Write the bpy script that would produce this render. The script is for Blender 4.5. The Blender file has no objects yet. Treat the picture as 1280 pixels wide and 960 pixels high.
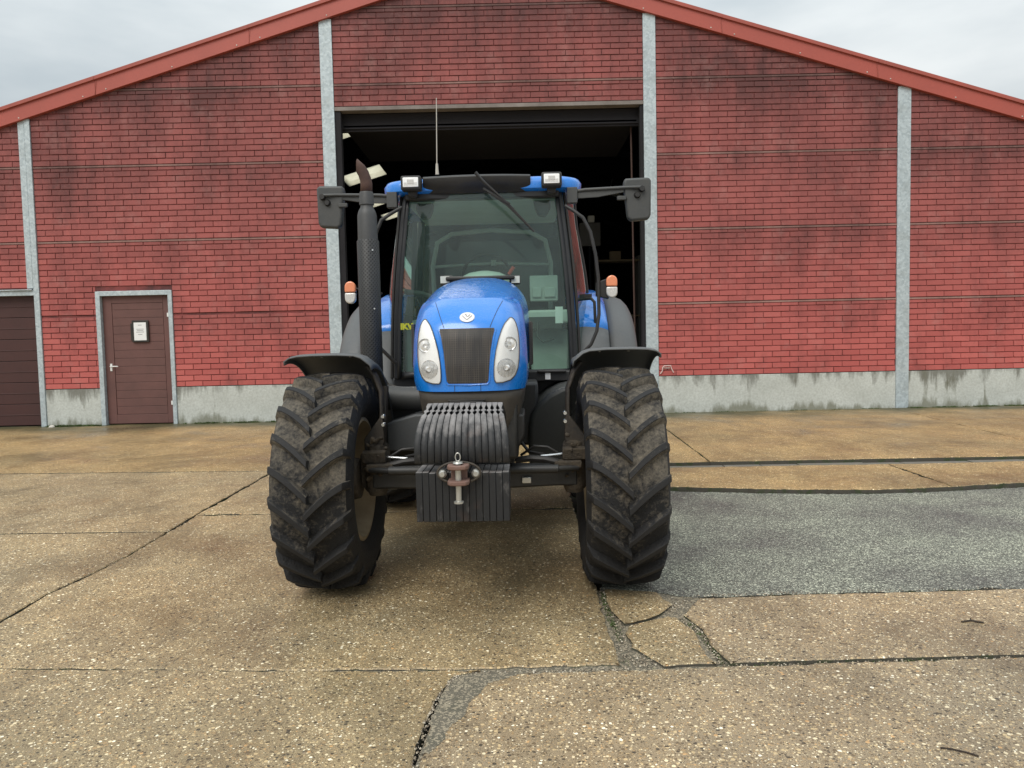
import bpy, math, random
from mathutils import Vector, Matrix
random.seed(7)
PI = math.pi
scene = bpy.context.scene
COL = scene.collection

# ------------------------------------------------------------------ camera
f_px, pitch, roll, CAM_H = 962.0, math.radians(3.5), 0.022, 1.5
F = Vector((0, math.cos(pitch), -math.sin(pitch)))
U0 = Vector((0, math.sin(pitch), math.cos(pitch)))
X0 = Vector((1, 0, 0))
Rv = math.cos(roll) * X0 - math.sin(roll) * U0
Uv = math.sin(roll) * X0 + math.cos(roll) * U0
cd = bpy.data.cameras.new("camera")
cam = bpy.data.objects.new("camera", cd)
COL.objects.link(cam)
M3 = Matrix((Rv, Uv, -F)).transposed()
cam.matrix_world = Matrix.Translation((0, 0, CAM_H)) @ M3.to_4x4()
cd.sensor_width = 36.0
cd.lens = f_px / 1280.0 * 36.0
cd.clip_start = 0.05
cd.clip_end = 2000
scene.camera = cam

# ------------------------------------------------------------------ light
scene.view_settings.view_transform = 'Standard'
scene.view_settings.look = 'None'
scene.view_settings.gamma = 1
scene.view_settings.use_curve_mapping = False
scene.view_settings.exposure = 0.45
SUN_EL, SUN_AZ = math.radians(48), math.radians(205)     # azimuth from +Y clockwise
w = bpy.data.worlds.new("World")
scene.world = w
w.use_nodes = True
nt = w.node_tree
nt.nodes.clear()
wo = nt.nodes.new('ShaderNodeOutputWorld')
bg = nt.nodes.new('ShaderNodeBackground')
bg.inputs['Strength'].default_value = 0.1
sky = nt.nodes.new('ShaderNodeTexSky')
sky.sky_type = 'NISHITA'
sky.sun_disc = False
sky.sun_elevation = SUN_EL
sky.sun_rotation = SUN_AZ
sky.dust_density = 4
tc = nt.nodes.new('ShaderNodeTexCoord')
mp = nt.nodes.new('ShaderNodeMapping')
mp.inputs['Scale'].default_value = (1.0, 1.0, 3.2)
mp.inputs['Rotation'].default_value = (0.0, 0.25, 0.7)
nz = nt.nodes.new('ShaderNodeTexNoise')
nz.inputs['Scale'].default_value = 2.2
nz.inputs['Detail'].default_value = 6
nz.inputs['Roughness'].default_value = 0.5
rp = nt.nodes.new('ShaderNodeValToRGB')
rp.color_ramp.elements[0].position = 0.34
rp.color_ramp.elements[0].color = (4.3, 4.85, 5.15, 1)
rp.color_ramp.elements[1].position = 0.66
rp.color_ramp.elements[1].color = (7.2, 7.5, 7.5, 1)
sep = nt.nodes.new('ShaderNodeSeparateXYZ')
mr = nt.nodes.new('ShaderNodeMapRange')          # overcast sky: brighter towards the zenith
mr.inputs['From Min'].default_value = 0.0
mr.inputs['From Max'].default_value = 1.0
mr.inputs['To Min'].default_value = 0.60
mr.inputs['To Max'].default_value = 1.75
mul = nt.nodes.new('ShaderNodeVectorMath'); mul.operation = 'SCALE'
mx = nt.nodes.new('ShaderNodeMix'); mx.data_type = 'RGBA'
mx.inputs[0].default_value = 0.93
L = nt.links.new
L(tc.outputs['Generated'], mp.inputs['Vector'])
L(mp.outputs[0], nz.inputs['Vector'])
L(nz.outputs[0], rp.inputs[0])
L(tc.outputs['Generated'], sep.inputs[0])
L(sep.outputs[2], mr.inputs[0])
L(rp.outputs[0], mul.inputs[0])
L(mr.outputs[0], mul.inputs['Scale'])
L(sky.outputs[0], mx.inputs[6])
L(mul.outputs[0], mx.inputs[7])
L(mx.outputs[2], bg.inputs[0])
L(bg.outputs[0], wo.inputs[0])

sd = bpy.data.lights.new("sun", 'SUN')
sd.energy = 1.0
sd.angle = math.radians(35)
sd.color = (1.42, 1.34, 1.22)
sun = bpy.data.objects.new("sun", sd)
COL.objects.link(sun)
sdir = Vector((math.sin(SUN_AZ) * math.cos(SUN_EL), math.cos(SUN_AZ) * math.cos(SUN_EL), math.sin(SUN_EL)))
sun.rotation_euler = sdir.to_track_quat('Z', 'Y').to_euler()


# ------------------------------------------------------------------ material helpers
class NT:
    def __init__(s, name):
        s.m = bpy.data.materials.new(name)
        s.m.use_nodes = True
        s.t = s.m.node_tree
        s.t.nodes.clear()
        s.out = s.n('OutputMaterial')
        s.co = s.n('TexCoord').outputs['Object']
    def n(s, typ, **kw):
        d = s.t.nodes.new('ShaderNode' + typ)
        for k, v in kw.items():
            setattr(d, k, v)
        return d
    def l(s, a, b):
        s.t.links.new(a, b)
    def setin(s, sock, v):
        if hasattr(v, 'is_linked') or isinstance(v, bpy.types.NodeSocket):
            s.l(v, sock)
        else:
            if sock.type == 'RGBA' and len(v) == 3:
                v = (*v, 1)
            sock.default_value = v
    def noise(s, scale, detail=4, rough=0.55, vec=None, dist=0.0, stretch=None):
        d = s.n('TexNoise')
        d.inputs['Scale'].default_value = scale
        d.inputs['Detail'].default_value = detail
        d.inputs['Roughness'].default_value = rough
        d.inputs['Distortion'].default_value = dist
        v = vec if vec is not None else s.co
        if stretch:
            mpp = s.n('Mapping')
            mpp.inputs['Scale'].default_value = stretch
            s.l(v, mpp.inputs['Vector']); v = mpp.outputs[0]
        s.l(v, d.inputs['Vector'])
        return d.outputs[0]
    def voro(s, scale, vec=None, feature='F1', rnd=1.0):
        d = s.n('TexVoronoi', feature=feature)
        d.inputs['Scale'].default_value = scale
        d.inputs['Randomness'].default_value = rnd
        s.l(vec if vec is not None else s.co, d.inputs['Vector'])
        return d
    def ramp(s, v, stops, interp='LINEAR'):
        d = s.n('ValToRGB')
        cr = d.color_ramp
        cr.interpolation = interp
        while len(cr.elements) < len(stops):
            cr.elements.new(0.5)
        for e, (p, c) in zip(cr.elements, stops):
            e.position = p
            e.color = (c, c, c, 1) if isinstance(c, (int, float)) else (*c, 1)
        s.l(v, d.inputs[0])
        return d.outputs[0]
    def mix(s, fac, a, b, blend='MIX'):
        d = s.n('Mix', data_type='RGBA', blend_type=blend)
        s.setin(d.inputs[0], fac); s.setin(d.inputs[6], a); s.setin(d.inputs[7], b)
        return d.outputs[2]
    def math(s, op, a, b=0.0, clamp=False):
        d = s.n('Math', operation=op, use_clamp=clamp)
        s.setin(d.inputs[0], a); s.setin(d.inputs[1], b)
        return d.outputs[0]
    def mapr(s, v, a, b, c=0.0, d_=1.0):
        d = s.n('MapRange')
        s.l(v, d.inputs[0])
        for i, x in enumerate((a, b, c, d_)):
            d.inputs[i + 1].default_value = x
        return d.outputs[0]
    def bump(s, h, strength=0.3, dist=0.01, prev=None):
        d = s.n('Bump')
        d.inputs['Strength'].default_value = strength
        d.inputs['Distance'].default_value = dist
        s.l(h, d.inputs['Height'])
        if prev is not None:
            s.l(prev, d.inputs['Normal'])
        return d.outputs[0]
    def principled(s, col, rough=0.5, metal=0.0, normal=None, coat=0.0, spec=0.5, **kw):
        d = s.n('BsdfPrincipled')
        s.setin(d.inputs['Base Color'], col)
        s.setin(d.inputs['Roughness'], rough)
        s.setin(d.inputs['Metallic'], metal)
        d.inputs['Coat Weight'].default_value = coat
        d.inputs['Coat Roughness'].default_value = 0.12
        s.setin(d.inputs['Specular IOR Level'], spec)
        if normal is not None:
            s.l(normal, d.inputs['Normal'])
        for k, v in kw.items():
            s.setin(d.inputs[k], v)
        s.l(d.outputs[0], s.out.inputs[0])
        return s.m


def dirty(name, col, rough=0.5, metal=0.0, dcol=(0.10, 0.085, 0.06), amt=0.35, scale=5.0, bump=0.15, coat=0.0, fine=60, bd=0.003, spec=0.5):
    m = NT(name)
    a = m.noise(scale, 6, 0.65)
    b = m.noise(fine, 4, 0.6)
    k = m.math('ADD', m.math('MULTIPLY', a, 0.75), m.math('MULTIPLY', b, 0.25))
    mask = m.ramp(k, [(0.5 - amt * 0.35, 0.0), (0.72, amt)])
    var = m.mix(0.35, col, m.mix(b, tuple(c * 0.6 for c in col), tuple(min(1, c * 1.35) for c in col)))
    c = m.mix(mask, var, dcol)
    r = m.mapr(mask, 0, 1, rough, min(1, rough + 0.35))
    return m.principled(c, r, metal, m.bump(b, bump, bd), coat, spec)


# ------------------------------------------------------------------ mesh helper
class MB:
    def __init__(s):
        s.v, s.f, s.mi, s.tint = [], [], [], []
        s.ct = 0.5
    def add(s, vs, fs, m=0):
        o = len(s.v)
        s.v.extend([tuple(p) for p in vs])
        s.tint.extend([s.ct] * len(vs))
        for q in fs:
            s.f.append(tuple(i + o for i in q)); s.mi.append(m)
    def box(s, c, d, rot=None, m=0, taper=(1, 1)):
        x, y, z = d[0] / 2, d[1] / 2, d[2] / 2
        tx, ty = taper
        vs = [(-x, -y, -z), (x, -y, -z), (x, y, -z), (-x, y, -z), (-x * tx, -y * ty, z), (x * tx, -y * ty, z), (x * tx, y * ty, z), (-x * tx, y * ty, z)]
        if rot is not None:
            R = rot if isinstance(rot, Matrix) else Matrix.Rotation(rot[2], 3, 'Z') @ Matrix.Rotation(rot[1], 3, 'Y') @ Matrix.Rotation(rot[0], 3, 'X')
            vs = [R @ Vector(p) for p in vs]
        vs = [(p[0] + c[0], p[1] + c[1], p[2] + c[2]) for p in vs]
        s.add(vs, [(0, 3, 2, 1), (4, 5, 6, 7), (0, 1, 5, 4), (1, 2, 6, 5), (2, 3, 7, 6), (3, 0, 4, 7)], m)
        return s
    def bx(s, x0, x1, y0, y1, z0, z1, m=0):
        return s.box(((x0 + x1) / 2, (y0 + y1) / 2, (z0 + z1) / 2), (x1 - x0, y1 - y0, z1 - z0), None, m)
    def tube(s, pts, r, n=12, m=0, caps=True, flat=1.0):
        pts = [Vector(p) for p in pts]
        rs = r if isinstance(r, (list, tuple)) else [r] * len(pts)
        t0 = (pts[1] - pts[0]).normalized()
        up = Vector((0, 0, 1)) if abs(t0.z) < 0.9 else Vector((0, 1, 0))
        nrm = (up - t0 * up.dot(t0)).normalized()
        vs = []
        for i, p in enumerate(pts):
            if i == 0: t = t0
            elif i == len(pts) - 1: t = (pts[i] - pts[i - 1]).normalized()
            else: t = ((pts[i + 1] - pts[i]).normalized() + (pts[i] - pts[i - 1]).normalized()).normalized()
            nrm = (nrm - t * nrm.dot(t)).normalized()
            b = t.cross(nrm)
            for k in range(n):
                a = 2 * PI * k / n
                vs.append(p + (nrm * math.cos(a) * flat + b * math.sin(a)) * rs[i])
        fs = []
        for i in range(len(pts) - 1):
            for k in range(n):
                k2 = (k + 1) % n
                fs.append((i * n + k, i * n + k2, (i + 1) * n + k2, (i + 1) * n + k))
        if caps:
            fs.append(tuple(range(n - 1, -1, -1)))
            fs.append(tuple(range((len(pts) - 1) * n, len(pts) * n)))
        s.add(vs, fs, m)
        return s
    def lathe(s, prof, c, axis='X', n=48, m=0, caps=False):
        """prof = [(h, r)] along the axis"""
        vs = []
        for h, r in prof:
            for k in range(n):
                a = 2 * PI * k / n
                ca, sa = r * math.cos(a), r * math.sin(a)
                p = {'X': (h, ca, sa), 'Y': (sa, h, ca), 'Z': (ca, sa, h)}[axis]
                vs.append((p[0] + c[0], p[1] + c[1], p[2] + c[2]))
        fs = []
        for i in range(len(prof) - 1):
            for k in range(n):
                k2 = (k + 1) % n
                fs.append((i * n + k, i * n + k2, (i + 1) * n + k2, (i + 1) * n + k))
        if caps:
            fs.append(tuple(range(n - 1, -1, -1)))
            fs.append(tuple(range((len(prof) - 1) * n, len(prof) * n)))
        s.add(vs, fs, m)
        return s
    def ext(s, poly, vec, m=0):
        n = len(poly)
        vs = [tuple(p) for p in poly] + [(p[0] + vec[0], p[1] + vec[1], p[2] + vec[2]) for p in poly]
        fs = [tuple(range(n - 1, -1, -1)), tuple(range(n, 2 * n))]
        for i in range(n):
            j = (i + 1) % n
            fs.append((i, j, n + j, n + i))
        s.add(vs, fs, m)
        return s
    def grid(s, rows, m=0, closed=False):
        nr, nc = len(rows), len(rows[0])
        vs = [p for r in rows for p in r]
        fs = []
        for i in range(nr - 1):
            for k in range(nc if closed else nc - 1):
                k2 = (k + 1) % nc
                fs.append((i * nc + k, i * nc + k2, (i + 1) * nc + k2, (i + 1) * nc + k))
        s.add(vs, fs, m)
        return s
    def build(s, name, mats, parent=None, bevel=0.0, smooth=40, seg=2, solid=0.0, tint=False, subsurf=0, fixn=True):
        me = bpy.data.meshes.new(name)
        me.from_pydata(s.v, [], s.f)
        if not isinstance(mats, (list, tuple)): mats = [mats]
        for mm in mats: me.materials.append(mm)
        if len(mats) > 1:
            me.polygons.foreach_set('material_index', s.mi)
        if tint:
            at = me.attributes.new('tint', 'FLOAT', 'POINT')
            at.data.foreach_set('value', s.tint)
        if fixn:
            import bmesh
            bm = bmesh.new(); bm.from_mesh(me)
            bmesh.ops.remove_doubles(bm, verts=bm.verts, dist=0.00005)
            bmesh.ops.recalc_face_normals(bm, faces=bm.faces)
            bm.to_mesh(me); bm.free()
        if smooth:
            me.shade_smooth()
            try:
                me.set_sharp_from_angle(angle=math.radians(smooth))
            except Exception:
                pass
        o = bpy.data.objects.new(name, me)
        COL.objects.link(o)
        if parent is not None: o.parent = parent
        if solid:
            md = o.modifiers.new('solid', 'SOLIDIFY'); md.thickness = solid; md.offset = 0
        if bevel:
            md = o.modifiers.new('bevel', 'BEVEL'); md.width = bevel; md.segments = seg
            md.limit_method = 'ANGLE'; md.angle_limit = math.radians(35)
        if subsurf:
            md = o.modifiers.new('ss', 'SUBSURF'); md.levels = subsurf; md.render_levels = subsurf
        return o


def thing(name, label, cat, loc=(0, 0, 0), rz=0.0, group=None):
    o = bpy.data.objects.new(name, None)
    COL.objects.link(o)
    o.location = loc
    o.rotation_euler = (0, 0, rz)
    o['label'] = label; o['category'] = cat
    if group: o['group'] = group
    return o


def tag(o, label, cat, group=None):
    o['label'] = label; o['category'] = cat
    if group: o['group'] = group
    return o


def struct(o, kind='structure', label=None):
    o['kind'] = kind
    if label: o['label'] = label
    return o


# ------------------------------------------------------------------ materials
def aggregate(name, cement, tint, wet=0.5, grey=0.0, s1=56.0, s2=120.0, dirt_y=False):
    m = NT(name)
    warp = m.noise(30, 2)
    big = m.noise(0.55, 5, 0.6)
    med = m.noise(4.0, 6, 0.65)
    mid2 = m.noise(1.7, 5, 0.7, stretch=(1.0, 0.45, 1.0))
    v1 = m.voro(s1); v2 = m.voro(s2)
    stops = [(0.0, (0.035, 0.03, 0.026)), (0.16, (0.10, 0.075, 0.05)), (0.36, (0.26, 0.19, 0.115)), (0.55, (0.20, 0.165, 0.125)),
             (0.64, (0.42, 0.34, 0.22)), (0.82, (0.58, 0.52, 0.40)), (0.945, (0.80, 0.78, 0.70)), (0.975, (0.42, 0.27, 0.14))]
    sp1 = m.n('SeparateColor'); m.l(v1.outputs['Color'], sp1.inputs[0])
    sp2 = m.n('SeparateColor'); m.l(v2.outputs['Color'], sp2.inputs[0])
    c1 = m.ramp(sp1.outputs[1], stops, 'CONSTANT')
    c2 = m.ramp(sp2.outputs[1], stops, 'CONSTANT')
    # stone radius differs per cell
    r1 = m.mapr(sp1.outputs[0], 0, 1, 0.12, 0.50)
    k1 = m.mapr(m.math('SUBTRACT', r1, v1.outputs['Distance']), -0.03, 0.05)
    r2 = m.mapr(sp2.outputs[0], 0, 1, 0.15, 0.55)
    k2 = m.mapr(m.math('SUBTRACT', r2, v2.outputs['Distance']), -0.05, 0.05)
    base = m.mix(med, tuple(c * 0.62 for c in cement), tuple(c * 1.4 for c in cement))
    base = m.mix(m.ramp(m.noise(220, 2), [(0.42, 0.0), (0.58, 0.7)]), base, tuple(c * 0.35 for c in cement))
    col = m.mix(k2, base, c2)
    col = m.mix(k1, col, c1)
    col = m.mix(0.12, col, base)
    damp = m.ramp(m.noise(0.62, 6, 0.62, dist=0.4), [(0.50, 0.0), (0.62, 1.0)])
    col = m.mix(m.math('MULTIPLY', damp, 0.34), col, (0.05, 0.042, 0.028))
    col = m.mix(1.0, col, tint, 'MULTIPLY')
    # stains and worn lighter paths
    st = m.ramp(mid2, [(0.34, (0.74, 0.72, 0.70)), (0.5, (0.96, 0.96, 0.96)), (0.66, (1.12, 1.11, 1.08))])
    col = m.mix(1.0, col, st, 'MULTIPLY')
    st2 = m.ramp(big, [(0.35, (0.78, 0.80, 0.80)), (0.62, (1.12, 1.08, 1.0))])
    col = m.mix(1.0, col, st2, 'MULTIPLY')
    if dirt_y:
        geo = m.n('NewGeometry'); sx = m.n('SeparateXYZ'); m.l(geo.outputs['Position'], sx.inputs[0])
        # green algae creeping out of the foot of the wall
        edge = m.math('ADD', sx.outputs[1], m.mapr(m.noise(0.8, 4, 0.6), 0.25, 0.75, -0.75, 0.75))
        k = m.mapr(edge, 13.2, 14.35)
        col = m.mix(m.math('MULTIPLY', k, 0.9, True), col, (0.055, 0.058, 0.025))
    wetn = m.ramp(m.noise(0.8, 5, 0.6, stretch=(1, 1.6, 1)), [(0.35, 0.0), (0.65, 1.0)])
    rough = m.math('SUBTRACT', m.mapr(wetn, 0, 1, 0.30 + 0.2 * (1 - wet), 0.58), m.math('MULTIPLY', damp, 0.16))
    h = m.math('ADD', m.math('MULTIPLY', k1, 0.7), m.math('MULTIPLY', k2, 0.4))
    h = m.math('ADD', h, m.math('MULTIPLY', med, 1.2))
    nb = m.bump(h, 0.55, 0.0035)
    nb = m.bump(mid2, 0.35, 0.02, nb)
    return m.principled(col, rough, 0, nb, spec=0.45)


M = {}
M['slab'] = aggregate('exposed_aggregate', (0.25, 0.205, 0.138), (1.66, 1.56, 1.37))
M['slab_warm'] = aggregate('exposed_aggregate_warm', (0.27, 0.215, 0.135), (1.66, 1.48, 1.15), 0.6, dirt_y=True)
M['slab_grey'] = aggregate('exposed_aggregate_grey', (0.25, 0.205, 0.150), (1.66, 1.58, 1.43), 0.5)


def asphalt():
    m = NT('asphalt')
    v = m.voro(78.0); v2 = m.voro(150.0)
    sp = m.n('SeparateColor'); m.l(v.outputs['Color'], sp.inputs[0])
    sp2 = m.n('SeparateColor'); m.l(v2.outputs['Color'], sp2.inputs[0])
    st = [(0.0, (0.03, 0.032, 0.032)), (0.3, (0.10, 0.10, 0.098)), (0.55, (0.19, 0.195, 0.185)), (0.78, (0.33, 0.345, 0.32)), (0.90, (0.66, 0.67, 0.60))]
    c = m.mix(m.ramp(v.outputs['Distance'], [(0.25, 1.0), (0.5, 0.0)]), m.ramp(sp2.outputs[0], st, 'CONSTANT'), m.ramp(sp.outputs[0], st, 'CONSTANT'))
    c = m.mix(0.22, c, (0.15, 0.155, 0.135))
    big = m.noise(0.9, 5, 0.6)
    c = m.mix(1.0, c, m.ramp(big, [(0.35, (0.72, 0.70, 0.66)), (0.6, (1.30, 1.30, 1.12))]), 'MULTIPLY')
    h = m.math('ADD', m.math('MULTIPLY', v.outputs['Distance'], -1.0), m.math('MULTIPLY', sp2.outputs[0], 0.4))
    return m.principled(c, m.mapr(big, 0.3, 0.7, 0.5, 0.75), 0, m.bump(h, 0.7, 0.004), spec=0.5)


M['asphalt'] = asphalt()


def soil():
    m = NT('joint_soil_edge_shade')
    a = m.noise(9, 5, 0.6); b = m.noise(90, 4, 0.7)
    c = m.mix(b, (0.035, 0.033, 0.026), (0.11, 0.10, 0.08))
    c = m.mix(m.ramp(a, [(0.5, 0.0), (0.62, 0.7)]), c, (0.035, 0.06, 0.015))
    return m.principled(c, 0.85, 0, m.bump(b, 0.6, 0.006))


def grit():
    m = NT('grey_grit')
    a = m.noise(7, 5, 0.6); b = m.noise(140, 4, 0.7)
    c = m.mix(b, (0.075, 0.068, 0.050), (0.24, 0.21, 0.155))
    c = m.mix(m.ramp(a, [(0.5, 0.0), (0.7, 0.5)]), c, (0.06, 0.065, 0.04))
    vv = m.voro(120.0); spv = m.n('SeparateColor'); m.l(vv.outputs['Color'], spv.inputs[0])
    c = m.mix(m.ramp(spv.outputs[0], [(0.62, 0.0), (0.64, 0.8)]), c, (0.40, 0.34, 0.24))
    return m.principled(c, 0.7, 0, m.bump(m.math('ADD', b, m.noise(45, 4, 0.8)), 0.9, 0.008))


M['soil'] = soil()
M['grit'] = grit()


def brickpaint():
    m = NT('red_painted_brick_relief')
    geo = m.n('NewGeometry'); sx = m.n('SeparateXYZ'); m.l(geo.outputs['Position'], sx.inputs[0])
    x, z = sx.outputs[0], sx.outputs[2]
    at = m.n('Attribute'); at.attribute_name = 'tint'
    P = geo.outputs['Position']
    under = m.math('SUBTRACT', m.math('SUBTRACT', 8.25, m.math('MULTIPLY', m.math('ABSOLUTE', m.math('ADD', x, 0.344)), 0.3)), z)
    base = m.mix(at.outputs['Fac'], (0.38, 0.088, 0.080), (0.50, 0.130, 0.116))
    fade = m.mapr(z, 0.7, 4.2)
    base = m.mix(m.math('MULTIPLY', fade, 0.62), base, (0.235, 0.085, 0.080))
    # grime in soft vertical streaks
    pale = m.mapr(at.outputs['Fac'], 1.1, 1.5)
    base = m.mix(pale, base, (0.34, 0.20, 0.175))
    streak = m.noise(1.0, 8, 0.68, P, 0.3, (1.7, 1, 0.40))
    patch = m.noise(0.75, 6, 0.62, P)
    fine = m.noise(9, 5, 0.7, P, 0, (1, 1, 0.8))
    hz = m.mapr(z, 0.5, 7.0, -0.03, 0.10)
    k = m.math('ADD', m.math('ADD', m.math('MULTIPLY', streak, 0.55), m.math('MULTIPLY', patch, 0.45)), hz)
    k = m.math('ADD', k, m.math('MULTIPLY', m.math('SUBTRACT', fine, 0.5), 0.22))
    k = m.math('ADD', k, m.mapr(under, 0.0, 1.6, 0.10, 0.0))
    # each cast panel is dirtier along its upper edge
    fr = m.math('FRACT', m.math('DIVIDE', m.math('SUBTRACT', z, 0.70), 1.38))
    k = m.math('ADD', k, m.mapr(fr, 0.50, 1.0, -0.025, 0.07))
    dark = m.ramp(k, [(0.46, 0.0), (0.60, 0.36), (0.76, 0.80)])
    c = m.mix(dark, base, (0.060, 0.030, 0.030))
    # greyish lime bloom
    bl = m.ramp(m.noise(2.3, 6, 0.7, P), [(0.55, 0.0), (0.75, 0.28)])
    c = m.mix(bl, c, (0.42, 0.25, 0.23))
    sp = m.ramp(m.noise(55, 3, 0.7, P), [(0.66, 0.0), (0.72, 0.35)])
    c = m.mix(sp, c, (0.10, 0.035, 0.03))
    return m.principled(c, 0.72, 0, m.bump(m.noise(70, 4, 0.7, P), 0.5, 0.004), spec=0.3)


def brickjoint():
    m = NT('grimy_joint')
    geo = m.n('NewGeometry'); P = geo.outputs['Position']
    a = m.noise(1.6, 5, 0.65, P)
    c = m.mix(m.ramp(a, [(0.4, 0.0), (0.62, 1.0)]), (0.22, 0.055, 0.052), (0.075, 0.030, 0.030))
    return m.principled(c, 0.9, 0)


M['brick'] = brickpaint()
M['joint'] = brickjoint()


def concrete_wall():
    m = NT('pale_plinth_concrete')
    geo = m.n('NewGeometry'); P = geo.outputs['Position']
    sx = m.n('SeparateXYZ'); m.l(P, sx.inputs[0]); z = sx.outputs[2]
    a = m.noise(2.4, 6, 0.6, P); b = m.noise(26, 5, 0.7, P)
    c = m.mix(a, (0.38, 0.40, 0.37), (0.64, 0.67, 0.64))
    c = m.mix(m.ramp(b, [(0.35, 0.35), (0.6, 0.0)]), c, (0.22, 0.22, 0.19))
    # stains hanging from the top edge
    st = m.noise(3.2, 5, 0.65, P, 0.2, (1.2, 1, 0.25))
    k = m.math('ADD', st, m.mapr(z, 0.30, 0.70, -0.1, 0.14))
    c = m.mix(m.ramp(k, [(0.56, 0.0), (0.70, 0.75)]), c, (0.10, 0.095, 0.075))
    k2 = m.math('ADD', st, m.mapr(z, 0.0, 0.22, 0.16, -0.1))
    c = m.mix(m.ramp(k2, [(0.52, 0.0), (0.66, 0.7)]), c, (0.12, 0.12, 0.07))
    return m.principled(c, 0.8, 0, m.bump(b, 0.3, 0.004))


M['plinth'] = concrete_wall()


def galv():
    m = NT('galvanised_steel')
    v = m.voro(28); sp = m.n('SeparateColor'); m.l(v.outputs['Color'], sp.inputs[0])
    a = m.noise(3, 5, 0.6)
    c = m.mix(sp.outputs[0], (0.36, 0.42, 0.45), (0.50, 0.57, 0.60))
    c = m.mix(m.ramp(a, [(0.5, 0.0), (0.75, 0.45)]), c, (0.23, 0.25, 0.24))
    c = m.mix(m.ramp(m.noise(14, 4, 0.7), [(0.66, 0.0), (0.74, 0.4)]), c, (0.62, 0.65, 0.64))
    return m.principled(c, 0.55, 0.25, m.bump(a, 0.1, 0.003))


M['galv'] = galv()
M['trim'] = dirty('red_coated_verge_metal', (0.40, 0.085, 0.062), 0.45, 0, (0.22, 0.06, 0.05), 0.35, 1.2, 0.08)
M['trim_cap'] = dirty('weathered_verge_cap', (0.40, 0.085, 0.062), 0.55, 0, (0.12, 0.07, 0.06), 0.5, 2.0, 0.1)
M['screw'] = dirty('pale_screw', (0.6, 0.52, 0.48), 0.4, 0.2)
M['door'] = dirty('brown_door_paint', (0.150, 0.066, 0.058), 0.5, 0, (0.045, 0.028, 0.025), 0.5, 2.2, 0.08)
M['garage'] = dirty('dark_brown_section_door', (0.060, 0.020, 0.018), 0.5, 0, (0.02, 0.01, 0.01), 0.4, 2.0, 0.08)
M['white_metal'] = dirty('white_fitting', (0.75, 0.76, 0.74), 0.35, 0, (0.4, 0.4, 0.38), 0.2)
M['paper'] = dirty('white_paper', (0.78, 0.80, 0.80), 0.6, 0, (0.6, 0.6, 0.6), 0.1)
M['ink'] = dirty('grey_ink', (0.3, 0.31, 0.32), 0.7)
M['black_frame'] = dirty('black_frame', (0.012, 0.012, 0.012), 0.4)
M['lintel'] = dirty('grey_lintel', (0.30, 0.27, 0.25), 0.75, 0, (0.07, 0.055, 0.05), 0.75, 2.5, 0.2)
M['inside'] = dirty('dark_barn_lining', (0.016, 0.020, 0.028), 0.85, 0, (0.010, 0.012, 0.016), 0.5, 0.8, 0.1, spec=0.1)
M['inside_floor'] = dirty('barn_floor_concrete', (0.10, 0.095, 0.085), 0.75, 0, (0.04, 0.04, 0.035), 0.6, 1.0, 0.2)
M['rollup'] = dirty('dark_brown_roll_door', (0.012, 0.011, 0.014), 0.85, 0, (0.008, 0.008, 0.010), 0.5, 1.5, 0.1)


def skylight():
    m = NT('yellowed_skylight_sheet')
    d = m.n('BsdfTranslucent')
    m.l(m.mix(m.ramp(m.noise(3, 4), [(0.4, 0.0), (0.8, 0.6)]), (0.70, 0.66, 0.50), (0.36, 0.32, 0.19)), d.inputs[0])
    t = m.n('BsdfTransparent'); t.inputs[0].default_value = (0.62, 0.58, 0.46, 1)
    mxs = m.n('MixShader'); mxs.inputs[0].default_value = 0.35
    m.l(d.outputs[0], mxs.inputs[1]); m.l(t.outputs[0], mxs.inputs[2])
    m.l(mxs.outputs[0], m.out.inputs[0])
    return m.m


M['skylight'] = skylight()
M['roof'] = dirty('fibre_cement_roof', (0.16, 0.13, 0.12), 0.8, 0, (0.08, 0.08, 0.06), 0.5, 1.5)

# tractor materials
def bluepaint():
    m = NT('tractor_blue_paint')
    a = m.noise(3.5, 6, 0.6); b = m.noise(40, 4, 0.7)
    c = m.mix(a, (0.004, 0.165, 0.60), (0.007, 0.22, 0.76))
    dust = m.ramp(m.math('ADD', m.math('MULTIPLY', a, 0.6), m.math('MULTIPLY', b, 0.4)), [(0.48, 0.0), (0.72, 0.16)])
    c = m.mix(dust, c, (0.20, 0.26, 0.33))
    r = m.mapr(dust, 0, 0.16, 0.25, 0.42)
    return m.principled(c, r, 0, None, coat=0.7)


M['blue'] = bluepaint()
M['black'] = dirty('black_plastic', (0.014, 0.014, 0.015), 0.45, 0, (0.07, 0.06, 0.048), 0.35, 5)
M['pillar'] = dirty('black_cab_frame', (0.010, 0.011, 0.014), 0.38, 0, (0.04, 0.038, 0.035), 0.25, 5)
M['grey'] = dirty('dark_grey_plastic', (0.050, 0.053, 0.054), 0.48, 0, (0.10, 0.095, 0.085), 0.35, 3.5)
M['greyfender'] = dirty('grey_moulded_fender', (0.095, 0.102, 0.108), 0.5, 0, (0.15, 0.145, 0.13), 0.4, 3)
M['tank'] = dirty('dark_tank_plastic', (0.026, 0.029, 0.028), 0.5, 0, (0.06, 0.058, 0.05), 0.35, 3)
M['shroud'] = dirty('dusty_nose_shroud', (0.052, 0.047, 0.042), 0.42, 0, (0.14, 0.115, 0.085), 0.5, 4)
M['iron'] = dirty('dark_muddy_iron', (0.020, 0.020, 0.020), 0.5, 0.1, (0.115, 0.085, 0.055), 0.55, 7, 0.4, bd=0.006)
M['mudiron'] = dirty('mud_caked_iron', (0.018, 0.017, 0.016), 0.75, 0, (0.13, 0.10, 0.065), 0.70, 14, 0.8, bd=0.012)
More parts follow.
